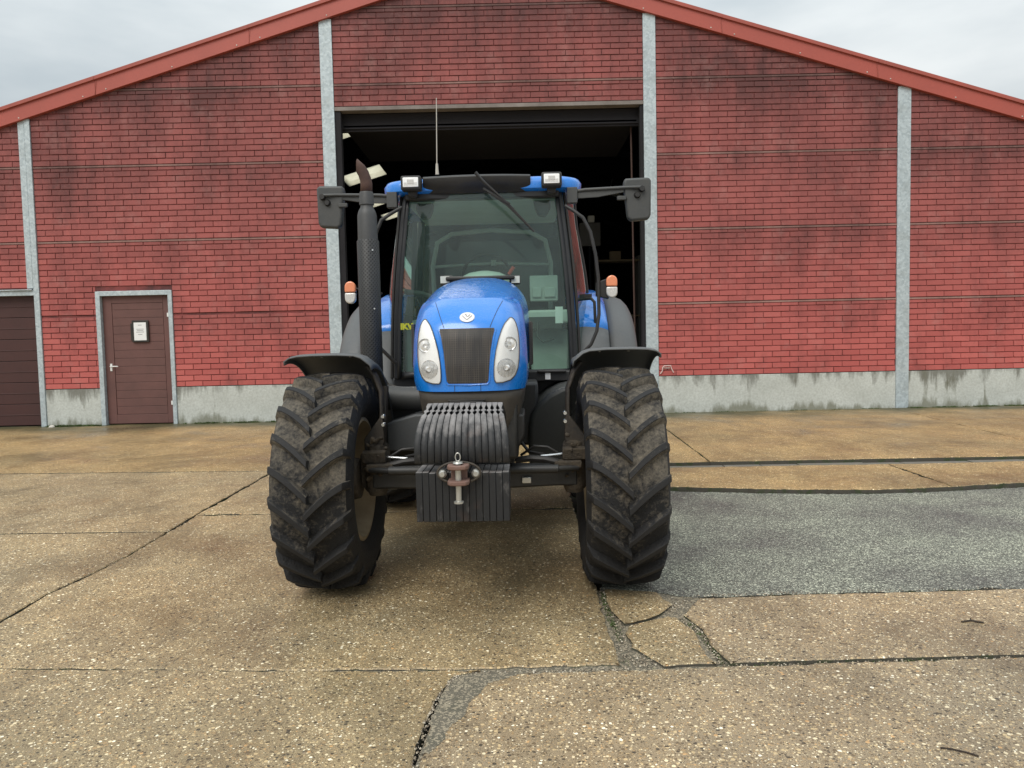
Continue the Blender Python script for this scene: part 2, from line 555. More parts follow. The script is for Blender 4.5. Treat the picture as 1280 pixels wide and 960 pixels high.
M['blackiron'] = dirty('black_axle_paint', (0.013, 0.015, 0.017), 0.42, 0, (0.07, 0.06, 0.045), 0.4, 5, 0.3)
M['chrome'] = dirty('bright_steel', (0.65, 0.67, 0.68), 0.22, 0.9, (0.3, 0.3, 0.28), 0.2)
M['bolt'] = dirty('zinc_bolt', (0.5, 0.5, 0.47), 0.35, 0.7, (0.25, 0.23, 0.2), 0.3)
M['rust'] = dirty('rusty_pink_steel', (0.20, 0.13, 0.11), 0.7, 0.1, (0.15, 0.065, 0.04), 0.6, 22, 0.4)
M['rustpipe'] = dirty('rusty_exhaust_tip', (0.105, 0.052, 0.038), 0.7, 0.1, (0.025, 0.022, 0.022), 0.75, 9, 0.3)
M['silencer'] = dirty('grey_silencer_cap', (0.06, 0.062, 0.064), 0.5, 0.2, (0.10, 0.095, 0.09), 0.3)
M['rim'] = dirty('dirty_cream_rim', (0.42, 0.34, 0.22), 0.6, 0, (0.17, 0.12, 0.07), 0.7, 6, 0.3)
M['orange'] = dirty('orange_lens', (0.80, 0.27, 0.13), 0.25, 0, (0.6, 0.25, 0.12), 0.2, coat=0.5)
M['clearlens'] = dirty('clear_lens', (0.62, 0.60, 0.57), 0.25, 0.2, (0.4, 0.38, 0.36), 0.3, coat=0.5)


def weightmat():
    m = NT('worn_cast_weights')
    a = m.noise(11, 6, 0.65, stretch=(1.6, 1, 0.8)); b = m.noise(70, 4, 0.7)
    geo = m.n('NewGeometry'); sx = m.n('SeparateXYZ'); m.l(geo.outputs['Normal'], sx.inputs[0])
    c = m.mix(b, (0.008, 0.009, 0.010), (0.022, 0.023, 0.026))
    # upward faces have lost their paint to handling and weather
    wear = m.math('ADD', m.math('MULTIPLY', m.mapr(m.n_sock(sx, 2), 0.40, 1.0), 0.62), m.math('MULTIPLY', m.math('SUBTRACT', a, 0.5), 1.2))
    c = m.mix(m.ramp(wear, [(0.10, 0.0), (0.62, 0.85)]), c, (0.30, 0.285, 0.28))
    c = m.mix(m.ramp(m.noise(6, 5, 0.6), [(0.55, 0.0), (0.75, 0.45)]), c, (0.12, 0.07, 0.05))
    return m.principled(c, 0.55, 0.15, m.bump(b, 0.35, 0.003))


NT.n_sock = lambda s, node, i: node.outputs[i]
M['weight'] = weightmat()


def rubber(name, mud):
    m = NT(name)
    a = m.noise(5, 6, 0.7); b = m.noise(38, 6, 0.75); cc = m.noise(130, 3, 0.7)
    c = m.mix(b, (0.008, 0.008, 0.009), (0.024, 0.024, 0.025))
    k = m.math('ADD', m.math('MULTIPLY', a, 0.5), m.math('MULTIPLY', b, 0.5))
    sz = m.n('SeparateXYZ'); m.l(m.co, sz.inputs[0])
    k = m.math('ADD', k, m.mapr(sz.outputs[2], -0.45, 0.35, -0.13, 0.03))  # mud thinned towards the bottom, painting in the shade on the lower tread
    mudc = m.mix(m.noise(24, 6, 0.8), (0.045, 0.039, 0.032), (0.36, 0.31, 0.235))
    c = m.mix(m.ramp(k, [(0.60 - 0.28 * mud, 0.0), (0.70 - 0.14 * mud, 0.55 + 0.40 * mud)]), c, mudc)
    h = m.math('ADD', m.math('MULTIPLY', b, 1.0), m.math('MULTIPLY', cc, 0.4))
    return m.principled(c, 0.72, 0, m.bump(h, 0.4 + 0.6 * mud, 0.006 + 0.014 * mud), spec=0.4)


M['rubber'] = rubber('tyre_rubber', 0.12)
M['treadmud'] = rubber('muddy_shaded_tread', 0.62)


def exh_shield():
    m = NT('perforated_exhaust_shield')
    sx = m.n('SeparateXYZ'); m.l(m.co, sx.inputs[0])
    at = m.math('ARCTAN2', m.math('SUBTRACT', sx.outputs[1], 0.84), m.math('ADD', sx.outputs[0], 0.785))
    cb = m.n('CombineXYZ')
    m.l(m.math('MULTIPLY', at, 4.2), cb.inputs[0]); m.l(m.math('MULTIPLY', sx.outputs[2], 52.0), cb.inputs[1])
    # staggered rows of round holes
    row = m.math('FLOOR', cb.outputs[0]) if False else None
    rot = m.n('Mapping'); rot.inputs['Rotation'].default_value = (0, 0, PI / 4)
    m.l(cb.outputs[0], rot.inputs[0])
    v = m.n('TexVoronoi', voronoi_dimensions='2D'); v.inputs['Randomness'].default_value = 0.0; v.inputs['Scale'].default_value = 1.0
    m.l(rot.outputs[0], v.inputs['Vector'])
    hole = m.ramp(v.outputs['Distance'], [(0.26, 1.0), (0.34, 0.0)])
    c = m.mix(hole, m.mix(m.noise(9, 5), (0.022, 0.023, 0.024), (0.05, 0.051, 0.052)), (0.004, 0.004, 0.004))
    return m.principled(c, 0.5, 0.1, m.bump(hole, -0.6 if False else 0.6, 0.003))


M['shield'] = exh_shield()


def glass(name, tint, dustc, dust, rgh=0.02, ior=1.5):
    m = NT(name)
    fr = m.n('Fresnel'); fr.inputs[0].default_value = ior
    tr = m.n('BsdfTransparent'); tr.inputs[0].default_value = (*tint, 1)
    gl = m.n('BsdfGlossy'); gl.inputs['Roughness'].default_value = rgh; gl.inputs[0].default_value = (1, 1, 1, 1)
    df = m.n('BsdfDiffuse'); df.inputs[0].default_value = (*dustc, 1)
    a = m.n('MixShader'); b = m.n('MixShader')
    k = m.ramp(m.noise(2.2, 5, 0.6), [(0.3, dust * 0.6), (0.7, dust * 1.4)])
    m.l(k, a.inputs[0]); m.l(tr.outputs[0], a.inputs[1]); m.l(df.outputs[0], a.inputs[2])
    m.l(fr.outputs[0], b.inputs[0]); m.l(a.outputs[0], b.inputs[1]); m.l(gl.outputs[0], b.inputs[2])
    m.l(b.outputs[0], m.out.inputs[0])
    return m.m


M['glass'] = glass('tinted_cab_glass', (0.68, 0.86, 0.78), (0.28, 0.42, 0.38), 0.08)
M['sideglass'] = glass('tinted_side_glass', (0.60, 0.78, 0.72), (0.26, 0.36, 0.33), 0.05)
M['lens'] = glass('headlight_cover', (0.98, 0.985, 0.985), (0.95, 0.95, 0.95), 0.15, 0.05, 1.22)
M['reflector'] = dirty('headlight_reflector', (0.98, 0.98, 0.97), 0.35, 0.0, (0.9, 0.9, 0.88), 0.1, spec=1.0)
M['trim_interior'] = dirty('pale_cab_trim', (0.60, 0.63, 0.60), 0.6, 0, (0.25, 0.27, 0.25), 0.3)
def facet():
    m = NT('facetted_lamp_chrome')
    v = m.voro(150.0, feature='F1')
    sp = m.n('SeparateColor'); m.l(v.outputs['Color'], sp.inputs[0])
    c = m.mix(sp.outputs[0], (0.10, 0.10, 0.10), (0.92, 0.92, 0.90))
    c = m.mix(m.ramp(sp.outputs[1], [(0.85, 0.0), (0.9, 0.5)]), c, (0.55, 0.36, 0.18))
    return m.principled(c, 0.2, 0.65, m.bump(sp.outputs[2], 0.8, 0.006))


M['facet'] = facet()
M['seat'] = dirty('dark_seat_cloth', (0.045, 0.05, 0.052), 0.85)
M['dark_interior'] = dirty('dark_cab_lining', (0.05, 0.055, 0.055), 0.7)
M['sticker'] = dirty('yellow_sticker', (0.60, 0.62, 0.04), 0.5)
M['emblem'] = dirty('white_emblem_enamel', (0.80, 0.80, 0.79), 0.3, 0.1, (0.5, 0.5, 0.48), 0.1)
M['emblem_mark'] = dirty('brown_emblem_mark', (0.12, 0.09, 0.07), 0.4)
M['red'] = dirty('red_lever', (0.6, 0.08, 0.06), 0.4)
M['grille'] = dirty('dark_grille_mesh', (0.026, 0.024, 0.024), 0.6, 0, (0.06, 0.052, 0.045), 0.5, 9, 0.4, fine=160)
def grille_mat():
    m = NT('fine_grille_mesh')
    sx = m.n('SeparateXYZ'); m.l(m.co, sx.inputs[0])
    gx = m.math('PINGPONG', m.math('MULTIPLY', sx.outputs[0], 160.0), 1.0)
    gz = m.math('PINGPONG', m.math('MULTIPLY', sx.outputs[2], 160.0), 1.0)
    hole = m.math('MULTIPLY', m.ramp(gx, [(0.35, 0.0), (0.6, 1.0)]), m.ramp(gz, [(0.35, 0.0), (0.6, 1.0)]))
    st = m.noise(14, 6, 0.7, None, 0, (2.2, 1, 0.22))
    c = m.mix(m.ramp(st, [(0.38, 0.0), (0.68, 1.0)]), (0.022, 0.021, 0.022), (0.082, 0.068, 0.056))
    c = m.mix(hole, c, (0.006, 0.006, 0.006))
    return m.principled(c, 0.55, 0, m.bump(hole, -0.5, 0.002))


M['grille'] = grille_mat()
M['moss'] = dirty('moss_green', (0.045, 0.095, 0.015), 0.8, 0, (0.08, 0.075, 0.03), 0.6, 20)
M['twig'] = dirty('dark_twig', (0.03, 0.02, 0.015), 0.8)
M['stone'] = dirty('pale_stone', (0.55, 0.53, 0.48), 0.7)
M['mirrorface'] = dirty('mirror_face', (0.8, 0.8, 0.8), 0.05, 1.0, amt=0.0)
M['cardboard'] = dirty('cardboard', (0.20, 0.16, 0.10), 0.8)
M['cabinet'] = dirty('grey_cabinet', (0.10, 0.105, 0.105), 0.6)

WY = 14.5          # front plane of the gable wall
AX, AZ, SL = -0.344, 8.25, 0.30   # ridge position, lower verge line, roof slope


def roofz(x):
    return AZ - SL * abs(x - AX)


# ------------------------------------------------------------------ ground
g = MB(); g.add([(-150, -150, -0.075), (150, -150, -0.075), (150, 150, -0.075), (-150, 150, -0.075)], [(0, 1, 2, 3)])
struct(g.build('ground', M['soil'], smooth=0), label='dark soil under and around the yard')

# the yard beyond the modelled slabs, all round the place
g = MB()
for a in ((-150, 150, -150, -6), (-150, -16, -6, 60), (16, 150, -6, 60), (-150, 150, 60, 150)):
    g.add([(a[0], a[2], -0.004), (a[1], a[2], -0.004), (a[1], a[3], -0.004), (a[0], a[3], -0.004)], [(0, 1, 2, 3)])
struct(g.build('yard', M['slab_grey'], smooth=0), label='concrete yard around the barn')


def slab(pts, mat, gap=0.012, rough=0.004, zf=None, top=0.0):
    """one cast slab with crumbled edges: pts counter-clockwise"""
    P = []
    n = len(pts)
    for i in range(n):
        a, b = Vector(pts[i]), Vector(pts[(i + 1) % n])
        Ld = (b - a).length
        k = 0
        t = 0.0
        d = (b - a) / Ld
        nn = Vector((d.y, -d.x))
        while t < Ld:
            p = a + d * t
            near = max(2.0, min(14, p.length))
            amp = rough * (0.5 + near * 0.12)
            if p.x < -8 or p.x > 9 or p.y < 1.5: amp = 0
            am = amp * min(1, min(t, Ld - t) / 0.10)
            q = p - nn * (gap * 0.5 + (random.random() ** 2) * am * 1.6 + random.uniform(-0.5, 0.5) * am + (math.sin(t * 3.1 + i) + math.sin(t * 7.3 + i * 2)) * am * 0.35)
            P.append(q)
            t += (0.018 + near * 0.006) * random.uniform(0.6, 1.4) if amp else 1.0
    n = len(P)
    mbs = MB()
    cxy = sum((p for p in P), Vector((0, 0))) / n
    inner = []
    for i in range(n):
        a, b = P[i - 1], P[(i + 1) % n]
        d = (b - a).normalized()
        nn = Vector((d.y, -d.x))
        inner.append(P[i] - nn * 0.007)
    Z = zf or (lambda x, y: top)
    vs = [(p.x, p.y, -0.08) for p in P] + [(p.x, p.y, Z(p.x, p.y) - 0.006) for p in P] + [(p.x, p.y, Z(p.x, p.y)) for p in inner]
    from mathutils.geometry import tessellate_polygon
    mbs.add(vs, [tuple(2 * n + q for q in t_) for t_ in tessellate_polygon([[Vector((p[0], p[1], 0)) for p in inner]])])
    for i in range(n):
        j = (i + 1) % n
        mbs.f.append((i, j, n + j, n + i)); mbs.mi.append(1)  # side faces get the dark soil colour, painting shade along the slab edges
        mbs.f.append((n + i, n + j, 2 * n + j, 2 * n + i)); mbs.mi.append(0)
    o = mbs.build('concrete_pavement', [mat, M['soil']], smooth=0, fixn=True)
    struct(o)
    return o


J3 = [(-0.38, 2.2), (-0.38, 2.61), (-0.375, 2.86), (-0.345, 3.15), (-0.29, 3.35), (-0.17, 3.395)]
slab([(-16, -6), (-0.38, -6)] + J3 + [(-0.32, 3.41), (-0.9, 3.43), (-2.43, 3.53), (-16, 3.6)], M['slab'], 0.006, 0.008)
slab([(16, -6), (16, 3.45), (2.3, 3.415), (1.46, 3.40), (0.91, 3.385), (0.49, 3.365), (-0.16, 3.365), (-0.265, 3.33), (-0.325, 3.14), (-0.355, 2.86), (-0.365, 2.61), (-0.37, 2.2), (-0.37, -6)], M['slab_grey'], 0.010, 0.012)
slab([(-2.82, 3.55), (-0.9, 3.43), (-0.3, 3.41), (0.47, 3.42), (0.475, 3.6), (0.465, 3.92), (0.485, 4.5), (0.52, 6.62), (-2.18, 6.65), (-2.80, 6.68), (-2.79, 6.1), (-2.77, 5.41), (-2.80, 5.04), (-2.86, 4.6)], M['slab'], 0.010, 0.010)
slab([(-16, 3.6), (-2.82, 3.55), (-2.86, 4.6), (-2.80, 5.04), (-2.77, 5.41), (-2.79, 6.1), (-4.18, 6.15), (-16, 6.3)], M['slab'], 0.016, 0.005)
slab([(-16, 6.32), (-4.18, 6.17), (-2.79, 6.12), (-2.81, 6.8), (-2.81, 7.8), (-2.80, 8.92), (-4.53, 9.03), (-6.16, 9.12), (-16, 9.38)], M['slab'], 0.016, 0.005)
slab([(-16, 9.44), (-6.16, 9.17), (-4.53, 9.07), (-2.80, 8.95), (-2.74, 12.0), (-2.70, 14.62), (-16, 14.62)], M['slab_warm'], 0.012, 0.004)
slab([(-2.80, 6.70), (-2.18, 6.67), (0.52, 6.64), (0.58, 8.90), (-2.80, 8.93)], M['slab'], 0.010, 0.010)
slab([(-2.80, 8.95), (0.58, 8.90), (2.29, 8.89), (2.40, 11.67), (2.48, 14.62), (-2.70, 14.62), (-2.74, 12.0)], M['slab_warm'], 0.010, 0.004)
slab([(2.29, 8.89), (6.55, 8.81), (6.75, 10.4), (7.18, 14.62), (2.48, 14.62), (2.40, 11.67)], M['slab_warm'], 0.012, 0.004)
slab([(6.55, 8.81), (16, 8.72), (16, 14.62), (7.18, 14.62), (6.75, 10.4)], M['slab_warm'], 0.010, 0.004)
J9 = [(1.0, 7.50), (1.55, 7.475), (2.7, 7.21), (3.42, 7.13), (4.14, 7.19)]
slab([(0.6, 7.5)] + J9 + [(4.16, 8.48), (2.9, 8.53), (0.58, 8.58)], M['slab_warm'], 0.012, 0.010)
slab([(4.14, 7.19), (4.9, 7.30), (7.0, 7.33), (16, 7.36), (16, 8.40), (5.67, 8.47), (4.16, 8.48)], M['slab_warm'], 0.012, 0.010)
slab([(0.535, 4.45), (0.80, 4.385), (0.815, 4.26), (0.85, 4.19), (0.75, 4.05), (0.68, 3.99), (0.57, 3.93), (0.53, 4.1)], M['slab'], 0.016, 0.005)
slab([(0.575, 3.90), (0.70, 3.965), (0.80, 4.02), (0.85, 3.99), (0.90, 3.80), (0.885, 3.62), (0.905, 3.415), (0.66, 3.40), (0.60, 3.52), (0.545, 3.62), (0.54, 3.8)][::-1], M['slab'], 0.010, 0.010)
slab([(0.965, 3.415), (1.46, 3.425), (2.3, 3.44), (16, 3.48), (16, 4.34), (2.9, 4.32), (1.62, 4.31), (1.03, 4.285), (0.97, 4.19), (0.885, 4.03), (0.935, 3.83), (0.925, 3.62)], M['slab_grey'], 0.012, 0.005)
slab([(0.84, 4.40), (0.93, 4.335), (1.02, 4.31), (1.62, 4.325), (2.9, 4.335), (16, 4.35), (16, 7.34), (7.0, 7.31), (4.9, 7.28), (4.14, 7.17), (3.42, 7.11), (2.7, 7.18), (1.55, 7.45), (0.6, 7.48), (0.53, 6.0), (0.5, 4.5)], M['asphalt'], 0.002, 0.016,
     zf=lambda x, y: -0.003 - 0.034 * max(0, min(1, (y - 4.35) / 2.8)))['label'] = 'grey worn asphalt patch between the concrete slabs'
g = MB()
g.add([(0.44, 3.36, -0.014), (0.98, 3.36, -0.020), (0.98, 3.9, -0.014), (1.06, 4.33, -0.012), (0.80, 4.45, -0.012), (0.46, 4.5, -0.018)], [(0, 1, 2, 3, 4, 5)])
g.add([(-0.42, 2.1, -0.009), (-0.3, 2.1, -0.009), (-0.25, 3.3, -0.009), (0.5, 3.33, -0.010), (0.5, 3.45, -0.010), (-0.3, 3.45, -0.009)], [(0, 1, 2, 5), (2, 3, 4, 5)])
# old mortar smeared over the corner of the near slab
sm_l = [(-0.352, 2.70), (-0.348, 2.95), (-0.325, 3.15), (-0.285, 3.30), (-0.20, 3.355), (-0.02, 3.362), (0.06, 3.362)]
sm_r = [(0.02, 3.345), (-0.06, 3.30), (-0.13, 3.26), (-0.16, 3.17), (-0.21, 3.08), (-0.22, 2.97), (-0.27, 2.88), (-0.29, 2.78), (-0.33, 2.70)]
pl_ = []
for a_, b_ in zip(sm_l + sm_r, (sm_l + sm_r)[1:] + sm_l[:1]):
    for k in range(9):
        t_ = k / 9
        pl_.append((a_[0] + (b_[0] - a_[0]) * t_ + random.uniform(-1, 1) * 0.007, a_[1] + (b_[1] - a_[1]) * t_ + random.uniform(-1, 1) * 0.007 * (a_ not in sm_l), 0.0012))
g.add(pl_[::-1], [tuple(range(len(pl_)))])
g.add([(0.9, 3.36, -0.028), (16, 3.40, -0.028), (16, 3.52, -0.028), (0.9, 3.50, -0.028)], [(0, 1, 2, 3)])
g.add([(-3.2, 3.50, -0.012), (-0.3, 3.34, -0.012), (-0.3, 3.47, -0.012), (-3.2, 3.62, -0.012)], [(0, 1, 2, 3)])
struct(g.build('gravel_fill', M['grit'], smooth=0), label='grey grit filling the broken joint')

# brick drainage channel
dc = MB()
x = 0.62
while x < 15.5:
    ln = random.choice((0.42, 0.6, 0.75))
    yy = 8.60 - 0.022 * (x - 0.6)
    dc.ct = random.random()
    dc.box((x + ln / 2, yy + 0.105, -0.038 + random.uniform(-0.004, 0.004)), (ln - 0.012, 0.15, 0.04), (0, 0, -0.022))
    x += ln
struct(dc.build('drainage_channel', dirty('grey_channel_brick', (0.17, 0.165, 0.14), 0.6, 0, (0.08, 0.075, 0.05), 0.5, 6), bevel=0.004), label='grey brick drainage channel across the yard')

# moss growing in joints and along the foot of the wall
random.seed(11)
ms = MB()
def tuft(x, y, z, s, n=5):
    for _ in range(n):
        a = random.uniform(0, 2 * PI); h = s * random.uniform(0.5, 1.2); wd = s * random.uniform(0.15, 0.4)
        dx, dy = math.cos(a), math.sin(a)
        ox, oy = x + random.uniform(-s, s) * 0.8, y + random.uniform(-s, s) * 0.5
        ms.add([(ox - dy * wd, oy + dx * wd, z), (ox + dy * wd, oy - dx * wd, z), (ox + dx * h * 0.7, oy + dy * h * 0.7, z + h)], [(0, 1, 2)])
def along(pts, per_m, s, z=-0.02, spread=0.008, dens=None):
    for i in range(len(pts) - 1):
        a, b = Vector(pts[i]), Vector(pts[i + 1])
        n = int((b - a).length * per_m)
        for k in range(n):
            p = a.lerp(b, random.random())
            if dens and math.sin(p.x * 9 + p.y * 5) + math.sin(p.x * 23) * 0.6 < dens: continue
            tuft(p.x + random.uniform(-spread, spread), p.y + random.uniform(-spread, spread), z, s * random.uniform(0.5, 1.3))
along([(0.505, 4.45), (0.50, 4.0), (0.51, 3.7)], 260, 0.012, spread=0.012)
along([(0.51, 3.7), (0.49, 3.40)], 60, 0.010)
along([(0.94, 3.42), (0.93, 3.6), (0.92, 3.83), (0.87, 3.99)], 200, 0.011)
along([(-0.3, 3.385), (0.5, 3.385)], 30, 0.009, dens=0.2)
along([(0.40, 3.40), (0.50, 3.39)], 500, 0.012)
along([(0.6, 3.395), (1.46, 3.415), (2.6, 3.44)], 110, 0.009, dens=-0.2)
along([(2.6, 3.44), (6, 3.46)], 60, 0.009, dens=0.0)
along([(2.3, 8.9), (2.37, 10.5), (2.4, 11.7)], 40, 0.011, dens=0.0)
along([(-8.75, 14.44), (-7.8, 14.44)], 260, 0.03, z=0.0, spread=0.05)
along([(-6.2, 14.44), (-3.4, 14.44)], 200, 0.026, z=0.0, spread=0.05, dens=-0.5)
along([(2.8, 14.46), (7.2, 14.46)], 90, 0.014, z=0.0, spread=0.02, dens=0.1)
along([(7.5, 14.44), (11, 14.44)], 260, 0.020, z=0.0, spread=0.05, dens=-0.4)
struct(ms.build('moss', M['moss'], smooth=0, fixn=False), 'stuff', 'green moss in the joints and at the wall foot')

# crumbled grit and pebbles along the joints
gv = MB()
def pebble(x, y, z, s_):
    a0 = random.uniform(0, 6)
    b_ = [(x + s_ * random.uniform(0.7, 1.1) * math.cos(a0 + k * PI / 3), y + s_ * random.uniform(0.7, 1.1) * math.sin(a0 + k * PI / 3), z) for k in range(6)]
    t_ = [(x + (p[0] - x) * 0.55, y + (p[1] - y) * 0.55, z + s_ * random.uniform(0.5, 0.9)) for p in b_]
    gv.ct = random.random()
    gv.add(b_ + t_, [(k, (k + 1) % 6, 6 + (k + 1) % 6, 6 + k) for k in range(6)] + [tuple(range(6, 12))])
def crumbs(pts, n, spread, z=0.0, smax=0.006):
    for _ in range(n):
        i_ = random.randrange(len(pts) - 1)
        p = Vector(pts[i_]).lerp(Vector(pts[i_ + 1]), random.random())
        pebble(p.x + random.gauss(0, spread), p.y + random.gauss(0, spread), z, random.uniform(0.0018, smax))
crumbs([(-0.375, 2.2), (-0.37, 2.86), (-0.34, 3.15), (-0.28, 3.35)], 420, 0.014, -0.006)
crumbs([(-0.28, 3.37), (0.5, 3.385)], 260, 0.012, -0.008)
crumbs([(0.5, 3.38), (0.52, 3.9), (0.51, 4.5)], 220, 0.018, -0.010)
crumbs([(0.55, 3.45), (0.62, 3.5)], 60, 0.03, -0.010)
crumbs([(0.8, 4.1), (0.95, 4.28)], 160, 0.035, -0.010)
crumbs([(0.93, 3.4), (0.92, 3.8), (0.87, 4.0)], 160, 0.012, -0.012)
crumbs([(0.93, 3.4), (2.3, 3.43)], 260, 0.012, -0.014)
crumbs([(1.0, 4.31), (1.6, 4.32), (3.0, 4.33)], 260, 0.02, 0.0)
crumbs([(-2.82, 3.6), (-2.80, 5.0), (-2.78, 6.5)], 120, 0.012, -0.004)
for _ in range(130):
    pebble(random.uniform(-3, 3.2), random.uniform(2.3, 6.0), 0.0, random.uniform(0.002, 0.005))
mg = NT('crumbled_grit'); at_ = mg.n('Attribute'); at_.attribute_name = 'tint'
mg.principled(mg.ramp(at_.outputs['Fac'], [(0.0, (0.06, 0.05, 0.04)), (0.4, (0.20, 0.16, 0.11)), (0.8, (0.42, 0.36, 0.27)), (1.0, (0.65, 0.60, 0.5))]), 0.7)
struct(gv.build('grit', mg.m, smooth=0, tint=True, fixn=False), 'stuff', 'loose grit and pebbles crumbled from the slab edges')

# loose bits on the yard
tw = MB(); tw.tube([(1.50, 2.66, 0.004), (1.535, 2.645, 0.006), (1.58, 2.62, 0.004), (1.60, 2.60, 0.004)], 0.0035, 6)
tag(tw.build('twig', M['twig']), 'thin dark twig lying on the concrete at bottom right', 'twig')
tw = MB(); tw.tube([(2.26, 3.83, 0.004), (2.31, 3.84, 0.007), (2.36, 3.81, 0.004)], 0.005, 6); tw.tube([(2.31, 3.84, 0.006), (2.33, 3.87, 0.006)], 0.003, 5)
tag(tw.build('twig', M['twig']), 'short dark twig lying farther back on the right slab', 'twig')
st = MB()
st.add([(0.06, 0, 0), (0.02, 0.05, 0), (-0.05, 0.03, 0), (-0.06, -0.03, 0), (0.03, -0.05, 0), (0.03, 0.01, 0.05), (-0.03, -0.005, 0.045)], [(0, 1, 5), (1, 2, 6, 5), (2, 3, 6), (3, 4, 6), (4, 0, 5), (4, 5, 6), (0, 4, 3, 2, 1)])
o = st.build('stone', M['stone'], bevel=0.008); o.location = (-8.62, 14.33, 0.0)
tag(o, 'white stone on the ground at the foot of the left steel post', 'stone')

# ------------------------------------------------------------------ barn
random.seed(3)
barn = thing('barn', 'red painted brick barn with shallow gable roof and a large open doorway', 'barn', (0, WY, 0))
# all barn parts are written with y relative to the wall plane (positive = into the barn)
ZJ = [0.70 + 1.38 * k for k in range(7)]
BAYS = [(-12.8, -8.98), (-8.80, -3.40), (-3.17, 2.54), (2.77, 7.24), (7.48, 12.2)]
POSTS = [(-8.98, -8.80), (-3.40, -3.17), (2.54, 2.77), (7.24, 7.48), (-13.0, -12.8), (12.2, 12.4)]
DOOR = (-7.76, -6.33, 2.515)


def clip(poly, a, b, c):
    out = []
    n = len(poly)
    for i in range(n):
        p, q = poly[i], poly[(i + 1) % n]
        dp, dq = a * p[0] + b * p[1] - c, a * q[0] + b * q[1] - c
        if dp <= 0: out.append(p)
        if dp * dq < 0:
            t = dp / (dp - dq); out.append((p[0] + (q[0] - p[0]) * t, p[1] + (q[1] - p[1]) * t))
    return out


def cliproof(poly, up=0.18):
    # z + SL*(x-AX) <= AZ+up  and z - SL*(x-AX) <= AZ+up
    poly = clip(poly, SL, 1, AZ + up + SL * AX)
    if len(poly) > 2: poly = clip(poly, -SL, 1, AZ + up - SL * AX)
    return poly


def brickpanel(x0, x1, z0, z1, row, bay):
    mb = MB()
    mb.ct = 0.2
    bp = cliproof([(x0, z0 + 0.004), (x1, z0 + 0.004), (x1, z1 - 0.004), (x0, z1 - 0.004)])
    if len(bp) < 3: return
    subs = [bp]
    if bay == 1 and z0 < DOOR[2]:
        subs = [cliproof(p) for p in (
            [(x0, z0 + 0.004), (DOOR[0], z0 + 0.004), (DOOR[0], z1 - 0.004), (x0, z1 - 0.004)],
            [(DOOR[1], z0 + 0.004), (x1, z0 + 0.004), (x1, z1 - 0.004), (DOOR[1], z1 - 0.004)])]
        if z1 > DOOR[2] + 0.05:
            subs.append([(DOOR[0], DOOR[2]), (DOOR[1], DOOR[2]), (DOOR[1], z1 - 0.004), (DOOR[0], z1 - 0.004)])
    for sp_ in subs:
        mb.ext([(p[0], 0.012, p[1]) for p in sp_], (0, 0.11, 0), 1)
    ch = 1.38 / 13
    c = 0
    zz = ZJ[0] + 1.38 * row
    bl = 0.33
    warp = [random.uniform(-0.003, 0.003) for _ in range(14)]
    for c in range(13):
        za, zb = zz + c * ch + 0.004 + warp[c] * 0.6, zz + (c + 1) * ch - 0.005 + warp[c + 1] * 0.6
        if c == 12: zb -= 0.034
        if zb < z0 + 0.03: continue
        za = max(za, z0 + 0.006)
        if za > z1: break
        zb = min(zb, z1 - 0.006)
        xx = x0 - (bl / 2 if c % 2 else 0) + 0.0
        while xx < x1:
            xa, xb = max(xx + random.uniform(0.001, 0.006), x0 + 0.004), min(xx + bl - 0.004, x1 - 0.004)
            xx += bl
            if xb - xa < 0.04: continue
            segs = [(xa, xb)]
            if bay == 1 and za < DOOR[2]:
                segs = []
                if xa < DOOR[0]: segs.append((xa, min(xb, DOOR[0] - 0.004)))
                if xb > DOOR[1]: segs.append((max(xa, DOOR[1] + 0.004), xb))
            for (a, b) in segs:
                if b - a < 0.03: continue
                if zb > min(roofz(a), roofz(b)) + 0.17: continue
                mb.ct = min(1, max(0, random.gauss(0.5, 0.22)))
                i = 0.004
                d = random.uniform(-0.0035, 0.0025)
                t = random.uniform(-0.002, 0.002)
                v = [(a, 0.013, za), (b, 0.013, za), (b, 0.013, zb), (a, 0.013, zb),
                     (a + i, d - 0.003, za + i + t), (b - i, d - 0.003, za + i - t), (b - i, d, zb - 2 * i), (a + i, d, zb - 2 * i)]
                mb.add(v, [(4, 5, 6, 7), (0, 1, 5, 4), (1, 2, 6, 5), (2, 3, 7, 6), (3, 0, 4, 7)], 0)
    # cast lip along the panel's top edge
    lip = cliproof([(x0, z1 - 0.036), (x1, z1 - 0.036), (x1, z1 - 0.006), (x0, z1 - 0.006)], 0.1)
    if len(lip) > 2 and row < 6:
        mb.ct = 1.5
        if bay != 1 or z1 > DOOR[2] :
            mb.ext([(p[0], -0.008, p[1]) for p in lip], (0, 0.015, 0), 0)
    mb.build('brick_panel', [M['brick'], M['joint']], barn, smooth=0, tint=True, fixn=False)


for bi, (x0, x1) in enumerate(BAYS):
    for r in range(6):
        z0, z1 = ZJ[r], ZJ[r + 1]
        if bi == 2:
            if z1 < 5.8: continue
            z0 = max(z0, 5.81)
        if bi in (0,):
            if z1 < 2.6: continue
            z0 = max(z0, 2.585)
        if z0 > max(roofz(x0), roofz(x1), roofz(AX) if x0 < AX < x1 else -9): continue
        if z1 - z0 < 0.05: continue
        brickpanel(x0, x1, z0, z1, r, bi)
